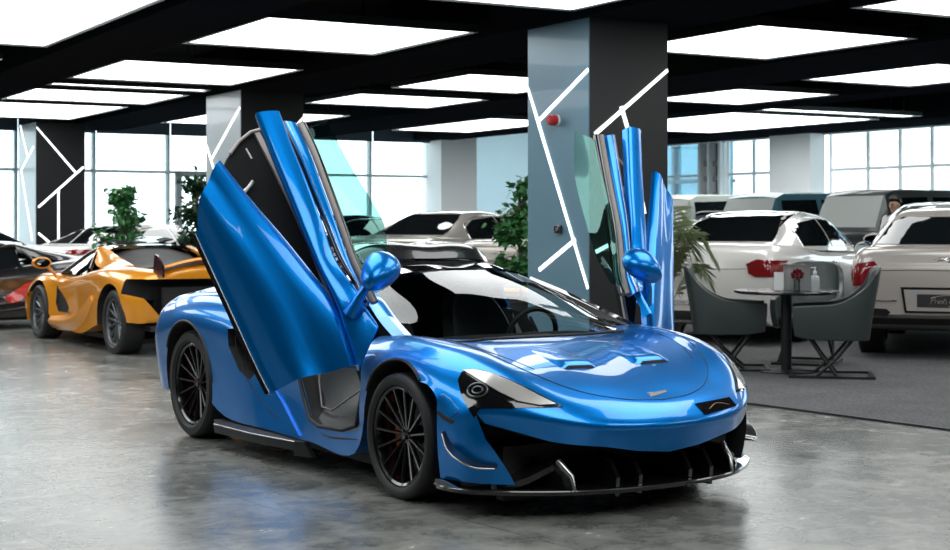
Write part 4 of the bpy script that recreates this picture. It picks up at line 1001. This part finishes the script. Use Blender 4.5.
# ------------------------------------------------------------------ orange and black supercars
def low_car(name, label, paint, loc, rotz):
    car = thing(name, label, 'car', loc, rotz)
    N = [
     [(1.05,0,.20),(1.03,.25,.20),(.97,.50,.20),(.85,.72,.20),(.68,.86,.20),(.52,.91,.20),(.42,.93,.20)],
     [(1.12,0,.40),(1.09,.25,.40),(1.02,.50,.42),(.88,.73,.44),(.70,.87,.44),(.53,.93,.42),(.42,.945,.38)],
     [(.95,0,.55),(.93,.25,.55),(.86,.50,.57),(.75,.70,.62),(.60,.83,.62),(.48,.92,.56),(.41,.95,.50)],
     [(.45,0,.68),(.44,.25,.68),(.40,.50,.69),(.34,.70,.77),(.28,.83,.76),(.24,.92,.68),(.22,.955,.58)],
     [(-.05,0,.76),(-.05,.25,.76),(-.08,.50,.76),(-.12,.72,.80),(-.15,.85,.77),(-.18,.92,.66),(-.20,.94,.50)],
     [(-.55,0,.78),(-.55,.25,.78),(-.55,.50,.78),(-.55,.72,.79),(-.55,.82,.73),(-.55,.86,.52),(-.55,.90,.17)],
     [(-1.1,0,.80),(-1.1,.25,.80),(-1.1,.50,.80),(-1.1,.72,.82),(-1.1,.83,.77),(-1.1,.86,.52),(-1.1,.92,.17)],
     [(-1.7,0,.86),(-1.7,.25,.86),(-1.7,.50,.87),(-1.7,.74,.89),(-1.7,.87,.84),(-1.7,.91,.56),(-1.7,.95,.17)],
     [(-2.3,0,.90),(-2.3,.25,.90),(-2.3,.50,.90),(-2.3,.76,.94),(-2.3,.91,.88),(-2.3,.97,.66),(-2.3,.97,.30)],
     [(-2.8,0,.91),(-2.8,.25,.91),(-2.8,.50,.90),(-2.8,.76,.93),(-2.8,.91,.86),(-2.8,.98,.66),(-2.8,.96,.36)],
     [(-3.15,0,.93),(-3.15,.25,.93),(-3.15,.50,.92),(-3.15,.72,.89),(-3.15,.86,.80),(-3.15,.93,.62),(-3.13,.90,.36)],
     [(-3.36,0,.96),(-3.36,.25,.95),(-3.34,.48,.92),(-3.32,.66,.85),(-3.30,.78,.74),(-3.28,.84,.58),(-3.26,.80,.36)],
     [(-3.38,0,.80),(-3.38,.25,.78),(-3.36,.46,.75),(-3.34,.62,.69),(-3.32,.72,.62),(-3.30,.76,.52),(-3.28,.74,.38)]]
    body = volume('body', N, paint, car, 5, 4); tree = bvh(body)
    cuts = []
    for s in (-1, 1): cuts += [cyl_y(0, .6 * s, 1.1 * s, .34, .375, 40), cyl_y(-2.67, .6 * s, 1.1 * s, .36, .40, 40)]
    bm = bmesh.new(); prism(bm, [(x, y, .3) for x, y in ((-.1,.0),(-.15,.5),(-.35,.66),(-1.35,.62),(-1.35,-.62),(-.35,-.66),(-.15,-.5))], (0, 0, 1)); cuts.append(bm)
    # hollow of the tail and the scoop in the doors
    bm = bmesh.new(); prism(bm, yz([(-1.1,.82),(1.1,.82),(1.1,.70),(.82,.62),(.60,.38),(.30,.25),(-.30,.25),(-.60,.38),(-.82,.62),(-1.1,.70)], -3.6), (.60, 0, 0)); cuts.append(bm)
    bm = bmesh.new(); prism(bm, [(-2.75,.0,.855),(-2.75,.52,.855),(-3.3,.60,.83),(-3.3,-.60,.83),(-2.75,-.52,.855)], (0, 0, .4)); cuts.append(bm)
    for s in (-1, 1):
        bm = bmesh.new(); prism(bm, fl([(-.50,.84,.66),(-.62,.84,.60),(-1.05,.84,.40),(-1.10,.84,.35),(-.62,.84,.36),(-.52,.84,.45)], s), (0, .3 * s, 0)); cuts.append(bm)
    cut(body, cuts, M['mblack'])
    for s in (-1, 1):
        sheet('door_scoop', [fl(r, s) for r in [[(-.50,.80,.68),(-.55,.80,.5),(-.58,.80,.36)],[(-.8,.84,.58),(-.85,.83,.46),(-.85,.84,.36)],[(-1.12,.87,.40),(-1.12,.87,.37),(-1.12,.87,.34)]]], paint, car, 3, 3, .01)
        sheet('side_blade', [fl(r, s) for r in [[(-.45,.91,.30),(-.45,.95,.24),(-.45,.90,.16)],[(-1.0,.90,.34),(-1.0,.98,.26),(-1.0,.93,.16)],[(-1.6,.90,.44),(-1.6,.985,.38),(-1.6,.93,.22)],[(-2.0,.92,.62),(-2.05,.97,.60),(-2.1,.95,.50)]]], paint, car, 4, 4, .02)
        # flying buttress from the roof rear to the tail
        sheet('buttress', [fl(r, s) for r in [[(-1.22,.50,1.14),(-1.22,.58,1.13),(-1.24,.66,1.02)],[(-1.6,.52,1.05),(-1.6,.62,1.03),(-1.6,.74,.92)],[(-2.2,.52,.93),(-2.2,.62,.94),(-2.2,.76,.92)]]], paint if s > 0 or True else paint, car, 4, 4, .03)
    ws = [[(-.05,0,.77),(-.06,.25,.77),(-.15,.50,.78),(-.35,.72,.80)],[(-.45,0,1.0),(-.46,.24,.995),(-.53,.46,.97),(-.66,.62,.93)],[(-.80,0,1.125),(-.81,.22,1.12),(-.86,.42,1.10),(-.95,.55,1.06)]]
    sheet('windscreen', ws, M['roofglass'], car, 5, 4, 0, True)
    sheet('roof', [[(-.79,0,1.13),(-.80,.22,1.125),(-.85,.42,1.105),(-.94,.57,1.06)],[(-1.05,0,1.16),(-1.05,.22,1.155),(-1.05,.42,1.14),(-1.08,.58,1.08)],[(-1.35,0,1.15),(-1.35,.22,1.145),(-1.35,.42,1.13),(-1.35,.58,1.07)]], M['roofglass'], car, 5, 4, .03, True)
    sheet('rear_deck', [[(-1.34,0,1.12),(-1.34,.22,1.11),(-1.34,.48,1.04)],[(-1.7,0,.98),(-1.7,.22,.97),(-1.7,.50,.92)],[(-2.4,0,.93),(-2.4,.22,.93),(-2.4,.50,.91)]], M['mblack'], car, 5, 4, .01, True)
    for s in (-1, 1):
        sheet('side_window', [fl(r, s) for r in [[(-.38,.73,.81),(-.36,.73,.80),(-.34,.73,.79)],[(-.72,.63,.965),(-.72,.69,.88),(-.72,.75,.80)],[(-1.0,.58,1.06),(-1.0,.66,.93),(-1.0,.76,.81)],[(-1.25,.60,1.05),(-1.25,.68,.94),(-1.28,.77,.82)]]], M['darkglass'], car, 4, 4, 0)
        tubeobj('roof_rail', fl(spl([(-.34,.74,.80),(-.66,.64,.95),(-.95,.575,1.07),(-1.25,.58,1.09),(-1.32,.66,1.02),(-1.45,.76,.88)], 5), s), .022, M['gblack'], car)
        bm = bmesh.new(); bmesh.ops.create_uvsphere(bm, u_segments=18, v_segments=12, radius=1)
        for v in bm.verts: v.co = Vector((max(v.co.x, -.3) * .10 - .30, v.co.y * .12 + .98 * s, v.co.z * .07 + .93))
        tube(bm, fl([(-.28,.80,.78),(-.30,.90,.88)], s), .02, 8); ms = bmobj('mirror', bm, paint, car, 60)
        bm = bmesh.new(); lathe(bm, [(0, 0), (.058, 0), (.06, .004), (0, .004)], 18, Matrix.Translation((-.332, .98 * s, .93)) @ Matrix.Rotation(-PI / 2, 4, 'Y') @ Matrix.Diagonal((.9, 1.6, 1, 1))); bmobj('mirror_glass', bm, M['mirrorglass'], ms, 60)
    for x, s in ((0, -1), (0, 1), (-2.67, -1), (-2.67, 1)):
        make_wheel(.345 if x else .325, .26, .25 if x else .245, M['rimgrey'], 7, car, (x, .81 * s, .345 if x else .325), s, style='y')
    # tail: aero deck, fins, diffuser
    sheet('tail_spoiler', [[(-2.95,0,.93),(-2.95,.3,.93),(-2.95,.62,.90)],[(-3.2,0,.98),(-3.2,.3,.98),(-3.2,.64,.92)],[(-3.42,0,1.05),(-3.42,.3,1.04),(-3.38,.68,.95)]], paint, car, 3, 3, .025, True)
    bm = bmesh.new(); box(bm, (-3.24, 0, .55), (.05, 1.2, .36)); bmobj('tail_mesh', bm, M['mblack'], car)
    bm = bmesh.new()
    for y in (-.5, -.25, 0, .25, .5): prism(bm, [(-3.05, y, .14), (-3.42, y, .26), (-3.38, y, .36), (-3.05, y, .36)], (0, .02, 0))
    box(bm, (-3.15, 0, .30), (.3, 1.5, .06)); bmobj('diffuser', bm, M['carbon'], car, 30)
    boxobj('underbody', (-1.3, 0, .14), (3.2, 1.55, .05), M['mblack'], car)
    return car
og = low_car('sports_car', 'amber orange open-topped sports car parked at the left behind the blue car', M['orange'], (-4.57, 18.87, 0), math.atan2(.843, -.55))
bk = low_car('sports_car', 'black sports car with red side streak and tall rear wing, at the left edge', M['carblack'], (-7.55, 20.1, 0), rad(210))
bt = bvh([c for c in bk.children if c.name.startswith('body')][0])
for s in (-1, 1):
    decal('red_streak', bt, fl([(-2.2,1.2,.80),(-1.75,1.2,.76),(-1.3,1.2,.60),(-.95,1.2,.38),(-.7,1.2,.24),(-.86,1.2,.21),(-1.15,1.2,.34),(-1.45,1.2,.52),(-1.8,1.2,.66),(-2.2,1.2,.73)], s), (0, -s, 0), M['red'], bk, .006, .006, .05, 2, .2)
sheet('rear_wing', [[(-2.9,0,1.16),(-2.9,.5,1.16),(-2.9,.95,1.14)],[(-3.1,0,1.17),(-3.1,.5,1.17),(-3.1,.95,1.15)],[(-3.3,0,1.21),(-3.3,.5,1.21),(-3.3,.95,1.19)]], M['carbon'], bk, 3, 3, .02, True)
for s in (-1, 1): boxobj('wing_strut', (-3.05, .55 * s, 1.02), (.18, .02, .26), M['silver'], bk)

for s in (-1, 1):
    bm = bmesh.new(); prism(bm, fl([(-3.18,.66,.84),(-3.22,.66,1.08),(-3.30,.66,1.07),(-3.46,.66,.96),(-3.46,.66,.84)], s), (0, .02 * s, 0)); bmobj('tail_fin', bm, M['maroon'], og)
cb = bvh([c for c in white.children if c.name.startswith('cabin')][0])
decal('roof_panel', cb, [(-1.38,-.56,2.5),(-1.38,.56,2.5),(.45,.56,2.5),(.45,-.56,2.5)], (0, 0, -1), M['roofglass'], white, .004, .004, .15, 3, .2)
# ------------------------------------------------------------------ round table with three tub chairs
M['leather'] = mat('grey_green_leather', (.036, .047, .047), .42, coat=.1, bump=(120, .05))
M['tabletop'] = mat('dark_tabletop', (.02, .02, .022), .25, 0, .3)
M['darkmetal'] = mat('dark_powder_coat', (.02, .021, .022), .4, .4)
M['clear'] = glass_mat('clear_acrylic', (.95, .97, .97), 1.0)
t = thing('round_table', 'round dark pedestal table on the grey carpet between three tub chairs', 'table', (2.93, 14.12, .012))
bm = bmesh.new(); lathe(bm, [(0,.735),(.46,.735),(.485,.745),(.49,.755),(.485,.765),(0,.765)], 56); bmobj('tabletop', bm, M['tabletop'], t, 30)
bm = bmesh.new(); lathe(bm, [(0,.02),(.05,.02),(.05,.73),(.12,.735),(0,.735)], 28); bmobj('pedestal', bm, M['darkmetal'], t, 40)
bm = bmesh.new(); lathe(bm, [(0,0),(.27,0),(.27,.01),(.08,.022),(0,.022)], 40); bmobj('base_plate', bm, M['darkmetal'], t, 30)
def tub_chair(name, label, loc, rotz):
    t = thing(name, label, 'chair', loc, rotz, 'grey tub chairs round the table')
    # shell: U-shaped wall, low arms rising to a high back; front is +x
    path = [(.33,.285),(.18,.30),(-.02,.305),(-.19,.295),(-.275,.24),(-.295,.12),(-.30,0)]
    top = [.645,.655,.675,.80,.965,1.0,1.0]; lean = [0,0,.0,.03,.065,.075,.075]; bot = [.37,.345,.34,.34,.34,.345,.345]
    net = []
    full = [(x, y, a, l, b) for (x, y), a, l, b in zip(path, top, lean, bot)]
    full = full + [(x, -y, a, l, b) for x, y, a, l, b in full[-2::-1]]
    for x, y, a, l, b in full:
        ox = -l; f = .95
        net.append([(x * f, y * .93, b), (x * .98 + ox * .25, y * 1.0, b + (a - b) * .35), (x + ox * .7, y * 1.03, b + (a - b) * .75), (x + ox, y * 1.02, a)])
    o = sheet('shell', net, M['leather'], t, 4, 4, .05, smooth=50)
    bv = o.modifiers.new('round', 'BEVEL'); bv.width = .012; bv.segments = 2; bv.limit_method = 'ANGLE'
    bm = bmesh.new(); box(bm, (.02, 0, .42), (.50, .46, .12), bev=.045); bmobj('seat_cushion', bm, M['leather'], t, 50)
    for s in (-1, 1):
        tubeobj('leg', [(.20,.20*s,.37),(.10,.22*s,.20),(-.02,.24*s,.02)], .014, M['darkmetal'], t)
        tubeobj('leg', [(-.16,.20*s,.37),(-.02,.23*s,.18),(.14,.25*s,.02)], .014, M['darkmetal'], t)
    bm = bmesh.new()
    for a, b in (((-.30,-.26),(.34,-.26)),((.34,-.26),(.34,.26)),((.34,.26),(-.30,.26)),((-.30,.26),(-.30,-.26))):
        c = Vector(((a[0]+b[0])/2, (a[1]+b[1])/2, .012)); d = abs(a[0]-b[0])+.03, abs(a[1]-b[1])+.03
        box(bm, c, (max(d[0], .035), max(d[1], .035), .022))
    bmobj('sled_base', bm, M['darkmetal'], t, 30)
    t.scale = (1.12, 1.06, 1.0); return t
tub_chair('tub_chair', 'grey tub chair at the left of the round table, back towards the blue car', (2.42, 14.42, .012), rad(-8))
tub_chair('tub_chair', 'grey tub chair at the right of the round table, nearest the camera', (3.28, 13.72, .012), rad(168))
tub_chair('tub_chair', 'grey tub chair behind the round table, facing the camera', (3.34, 15.05, .012), rad(-112))
# things on the table
tz = .012 + .765
t = thing('display_box', 'clear boxed arrangement of red roses standing on the round table', 'decoration', (3.00, 13.98, tz), rad(8))
boxobj('back_card', (0, .05, .125), (.22, .004, .25), mat('white_card', (.62,.62,.62), .5), t)
bm = bmesh.new(); box(bm, (0, 0, .125), (.22, .10, .25)); bmesh.ops.delete(bm, geom=[f for f in bm.faces if f.normal.y > .9], context='FACES'); bmobj('case', bm, M['clear'], t, 30, fix=False)
ms = [mat('rose_red', (.40,.02,.04), .5), mat('rose_dark', (.2,.01,.03), .5)]
random.seed(3)
for k in range(9):
    a = 2 * PI * k / 8; r = .045 if k < 8 else 0
    bm = bmesh.new(); c = Vector((r * math.cos(a), -.01 + .02 * math.sin(a * 2), .16 + r * math.sin(a) * .8))
    for q in range(3):
        R0 = .020 - .005 * q; n0 = len(bm.verts)
        lathe(bm, [(R0 * .3, -.012), (R0, 0), (R0 * .95, .010 + q * .004), (R0 * .55, .014 + q * .004)], 9, Matrix.Translation(c) @ Matrix.Rotation(PI / 2, 4, 'X') @ Matrix.Rotation(q, 4, 'Z'))
    bmobj('rose', bm, ms[k % 2], t, 60)
bm = bmesh.new()
for k in range(5): tube(bm, [(.012 * k - .024, 0, .01), (.015 * k - .03, 0, .13)], .002, 5)
bmobj('stem', bm, mat('stem_green', (.03,.09,.03), .6), t, 60)
bm = bmesh.new(); lathe(bm, [(.02,.0),(.03,.005),(.028,.09),(.034,.11),(.031,.11),(.024,.09),(.024,.01),(.0,.008)], 20); bmobj('vase', bm, M['clear'], t, 60)
t = thing('card_holder', 'small white leaflet stand left of the rose box on the table', 'leaflet stand', (2.83, 13.97, tz), rad(-20))
boxobj('leaflet', (0, 0, .09), (.09, .006, .17), mat('white_leaflet', (.7,.7,.7), .5), t); boxobj('stand', (0, .0, .006), (.10, .06, .012), M['clear'], t)
t = thing('sanitizer_bottle', 'clear pump bottle of hand sanitizer right of the rose box on the table', 'bottle', (3.165, 13.97, tz))
bm = bmesh.new(); lathe(bm, [(0,.0),(.040,.0),(.043,.01),(.043,.12),(.036,.14),(.014,.15),(.014,.165),(0,.165)], 24); bmobj('bottle_body', bm, mat('frosted_bottle', (.55,.60,.62), .25, trans=.3), t, 60)
bm = bmesh.new(); lathe(bm, [(0,.16),(.017,.16),(.017,.185),(.006,.19),(.006,.215),(0,.215)], 16); box(bm, (-.015,0,.218), (.05,.014,.012), bev=.003); bmobj('pump', bm, mat('pump_white', (.7,.72,.72), .4), t, 60)
bm = bmesh.new(); lathe(bm, [(.0438,.03),(.0438,.10),(.0445,.10),(.0445,.03)], 24, closed=True); bmobj('bottle_band', bm, mat('label_grey', (.35,.37,.38), .5), t, 60)
# ------------------------------------------------------------------ plants
M['leaf'] = mat('green_leaf', (.035,.16,.05), .45, vary=(5, (.07,.26,.07)))
M['leafdark'] = mat('dark_leaf', (.012,.05,.022), .45, vary=(5, (.02,.09,.035)))
M['palm'] = mat('palm_leaf', (.11,.17,.06), .5, vary=(4, (.24,.28,.14)))
M['bark'] = mat('brown_bark', (.10,.065,.04), .8)
M['pot'] = mat('charcoal_pot', (.03,.03,.032), .5)
def leafshape(bm, p, d, up, L, w):
    d = d.normalized(); s = d.cross(up)
    if s.length < 1e-3: s = d.cross(Vector((1, 0, 0)))
    s.normalize(); n = s.cross(d).normalized()
    pts = [(0,0,0),(.3,.5,.04),(.65,.42,.0),(1,0,-.12),(.65,-.42,.0),(.3,-.5,.04)]
    v = [bm.verts.new(p + d * (a * L) + s * (b * w) + n * (c * L)) for a, b, c in pts]
    m = bm.verts.new(p + d * .5 * L - n * .02 * L)
    for k in range(6): bm.faces.new((v[k], v[(k + 1) % 6], m))
def tree(name, label, cat, loc, h, crown, n, m, seed, r0, leaf=.10, potr=.22):
    random.seed(seed); t = thing(name, label, cat, loc)
    bm = bmesh.new(); lathe(bm, [(0,0),(potr*.75,0),(potr,.42),(potr*1.05,.43),(potr*.95,.44),(potr*.9,.40),(0,.39)], 28); bmobj('pot', bm, M['pot'], t, 40)
    bm = bmesh.new(); trunk = [(0,0,.38),(.02,.01,h*.4),(-.02,.02,h*.65),(.0,.0,h*.92)]; tube(bm, spl(trunk, 4), .02, 8)
    tips = []
    for k in range(26):
        z = h * random.uniform(crown, .94); a = random.uniform(0, 2 * PI); q = (z / h - crown) / (1 - crown)
        rr = r0 * (math.sin(PI * min(1, .22 + .72 * q))) * random.uniform(.6, 1.05)
        b = Vector((rr * math.cos(a), rr * math.sin(a), z + .12 * rr + .05)); tube(bm, [(0, 0, z - .12), b * .5 + Vector((0, 0, (z - .02) * .5)), b], [.008, .006, .003], 5); tips.append((Vector((0, 0, z - .1)), b))
    bmobj('trunk', bm, M['bark'], t, 50)
    bm = bmesh.new()
    for k in range(n):
        a, b = random.choice(tips); u = random.uniform(.25, 1.1); p = a.lerp(b, u) + Vector([random.gauss(0, .05) for _ in range(3)])
        d = Vector((random.gauss(0, 1), random.gauss(0, 1), random.gauss(-.1, .6))); leafshape(bm, p, d, Vector((random.gauss(0, .4), random.gauss(0, .4), 1)), leaf * random.uniform(.7, 1.2), leaf * .62)
    o = bmobj('foliage', bm, m, t, 60, fix=False)
    return t
tree('potted_tree', 'bushy green potted tree before the left windows, behind the orange car', 'plant', (-5.46, 23.25, 0), 1.98, .38, 1500, M['leaf'], 5, .40, .11)
tree('potted_tree', 'dark leafy potted tree beside the pale column, at the raised door', 'plant', (-4.55, 24.6, 0), 2.2, .45, 1200, M['leafdark'], 8, .42, .12)
tree('potted_tree', 'light green leafy potted tree just left of the big column', 'plant', (.56, 18.6, .0), 1.98, .35, 800, M['leaf'], 11, .30, .12)
def palm(loc):
    random.seed(21); t = thing('potted_palm', 'potted feathery palm between the big column and the white sedan', 'plant', loc)
    bm = bmesh.new(); lathe(bm, [(0,0),(.16,0),(.21,.36),(.22,.37),(.20,.38),(.19,.34),(0,.33)], 28); bmobj('pot', bm, M['pot'], t, 40)
    for k in range(14):
        a = 2 * PI * k / 14 + random.uniform(-.2, .2); reach = random.uniform(.28, .62); top = random.uniform(.80, 1.62)
        ax = Vector((math.cos(a), math.sin(a), 0))
        P = [Vector(p) for p in spl([(0, 0, .33), tuple(ax * reach * .25 + Vector((0, 0, top * .62))), tuple(ax * reach * .7 + Vector((0, 0, top))), tuple(ax * reach * 1.15 + Vector((0, 0, top - .22 - .25 * random.random())))], 8)]
        bm = bmesh.new(); tube(bm, P, [.008 * (1 - .7 * i / len(P)) for i in range(len(P))], 5)
        side = ax.cross(Vector((0, 0, 1)))
        for i in range(9, len(P) - 1):
            for j in (0, .5):
                p = P[i].lerp(P[i + 1], j); tg = (P[i + 1] - P[i]).normalized(); u = (i + j - 9) / (len(P) - 10)
                L = .25 * math.sin(PI * (.15 + .75 * u)) + .03
                for s in (-1, 1):
                    d = (side * s + tg * .75 + Vector((0, 0, -.25 + random.uniform(-.15, .15)))).normalized(); w = tg * .006
                    q = [bm.verts.new(x) for x in (p - w, p + w, p + d * L * .6 + w * .8 - Vector((0, 0, .01)), p + d * L - Vector((0, 0, .05)))]
                    bm.faces.new(q)
        bmobj('frond', bm, M['palm'], t, 60, fix=False)
palm((1.98, 15.9, .0))
# ------------------------------------------------------------------ the person behind the grey SUV
def person(loc, rotz):
    t = thing('person', 'person in white short-sleeved shirt and dark trousers standing behind the grey SUV', 'person', loc, rotz)
    skin = mat('skin', (.30,.17,.11), .5); shirt = mat('white_shirt', (.72,.72,.72), .8); tr = mat('dark_trousers', (.02,.022,.028), .8); hair = mat('black_hair', (.008,.007,.007), .6)
    def skinned(name, verts, edges, root, m, par, sub=2):
        me = bpy.data.meshes.new(name); me.from_pydata([v[:3] for v in verts], edges, []); o = link(name, me, m, par)
        md = o.modifiers.new('skin', 'SKIN'); md.use_smooth_shade = True
        for i, v in enumerate(verts): me.skin_vertices[0].data[i].radius = (v[3], v[4] if len(v) > 4 else v[3])
        me.skin_vertices[0].data[root].use_root = True
        sb_ = o.modifiers.new('sub', 'SUBSURF'); sb_.levels = sub; sb_.render_levels = sub
        return o
    V = [(0,0,.96,.13,.15),(.0,0,1.12,.11,.14),(.03,0,1.32,.11,.17),(.06,0,1.44,.08,.12),(.09,0,1.52,.052),(.12,0,1.58,.055),(.13,0,1.655,.080,.075),(.13,0,1.71,.055),
      (.0,.10,.86,.085),(.02,.11,.50,.06),(-.02,.11,.10,.042),(.03,.11,.045,.035),(.15,.12,.03,.028),
      (.0,-.10,.86,.085),(-.04,-.11,.50,.06),(-.10,-.11,.10,.042),(-.05,-.11,.045,.035),(.07,-.12,.03,.028),
      (.06,.19,1.40,.055),(.10,.23,1.16,.043),(.26,.20,.99,.032),(.31,.19,.95,.026),
      (.06,-.19,1.40,.055),(.08,-.24,1.15,.043),(.20,-.24,.95,.032),(.24,-.23,.90,.026)]
    E = [(0,1),(1,2),(2,3),(3,4),(4,5),(5,6),(6,7),(0,8),(8,9),(9,10),(10,11),(11,12),(0,13),(13,14),(14,15),(15,16),(16,17),(3,18),(18,19),(19,20),(20,21),(3,22),(22,23),(23,24),(24,25)]
    b = skinned('body', V, E, 0, skin, t)
    for hx, hy, hz, s in ((.31,.19,.95,1),(.24,-.23,.90,-1)):
        for k, (dx, dy, L) in enumerate(((.02,-.024,.065),(.025,-.008,.078),(.025,.008,.074),(.02,.022,.058),(.005,.036*s,.05))):
            skinned('finger', [(hx,hy+dy*.6,hz-.01,.011),(hx+dx,hy+dy,hz-L*.55,.009),(hx+dx*.8,hy+dy,hz-L,.007)], [(0,1),(1,2)], 0, skin, b, 1)
    S = [(0,0,.90,.155,.175),(.0,0,1.10,.135,.165),(.03,0,1.32,.132,.195),(.06,0,1.45,.09,.12),(.08,0,1.49,.068),
      (.06,.19,1.405,.075),(.085,.225,1.24,.068),(.06,-.19,1.405,.075),(.075,-.23,1.24,.068)]
    skinned('shirt', S, [(0,1),(1,2),(2,3),(3,4),(3,5),(5,6),(3,7),(7,8)], 0, shirt, t)
    T = [(0,0,.95,.145,.165),(.0,.10,.86,.10),(.02,.11,.50,.075),(-.02,.11,.07,.06),(.0,-.10,.86,.10),(-.04,-.11,.50,.075),(-.10,-.11,.07,.06)]
    skinned('trousers', T, [(0,1),(1,2),(2,3),(0,4),(4,5),(5,6)], 0, tr, t)
    for s, x in ((1,.06),(-1,-.02)):
        bm = bmesh.new(); box(bm, (x, .115 * s, .035), (.27, .095, .07), bev=.03); bmobj('shoe', bm, M['mblack'], t, 60)
    bm = bmesh.new(); bmesh.ops.create_uvsphere(bm, u_segments=20, v_segments=14, radius=1)
    bmesh.ops.delete(bm, geom=[v for v in bm.verts if v.co.z < .25 and v.co.x > .1 or v.co.z < -.1 and v.co.x > -.35 or v.co.z < -.75], context='VERTS')
    for v in bm.verts: v.co = Vector((v.co.x * .102 + .115, v.co.y * .090, v.co.z * .105 + 1.69))
    bm.normal_update(); solid(bm, .01); bmobj('hair', bm, hair, t, 60)
    # face: nose, eyes, mouth, ears
    bm = bmesh.new(); bmesh.ops.create_cone(bm, segments=8, radius1=.016, radius2=.006, depth=.04, cap_ends=True, matrix=Matrix.Translation((.212, 0, 1.645))); bmobj('nose', bm, skin, t, 60)
    for s in (-1, 1):
        bm = bmesh.new(); bmesh.ops.create_uvsphere(bm, u_segments=10, v_segments=8, radius=.011, matrix=Matrix.Translation((.200, .030 * s, 1.665))); bmobj('eye', bm, hair, t, 60)
        bm = bmesh.new(); bmesh.ops.create_uvsphere(bm, u_segments=10, v_segments=8, radius=1, matrix=Matrix.Translation((.125, .083 * s, 1.645)) @ Matrix.Diagonal((.018, .008, .030, 1))); bmobj('ear', bm, skin, t, 60)
    boxobj('mouth', (.200, 0, 1.612), (.012, .042, .008), mat('lips', (.25,.09,.07), .5), t, .003)
person((5.98, 21.1, .012), rad(215))
# ------------------------------------------------------------------ camera
cam = bpy.data.cameras.new('camera'); co = bpy.data.objects.new('camera', cam); COL.objects.link(co)
co.location = (0, 0, 1.41); co.rotation_euler = (PI / 2, 0, 0)
cam.sensor_width = 36; cam.lens = 1500 / 950 * 36
cam.shift_y = -(275 - 223) / 950; cam.clip_end = 300
SC.camera = co
vs = SC.view_settings; vs.view_transform = 'Standard'; vs.look = 'None'; vs.gamma = 1; vs.use_curve_mapping = False; vs.exposure = .25
cam.dof.use_dof = True; cam.dof.focus_distance = 8.2; cam.dof.aperture_fstop = 5.0
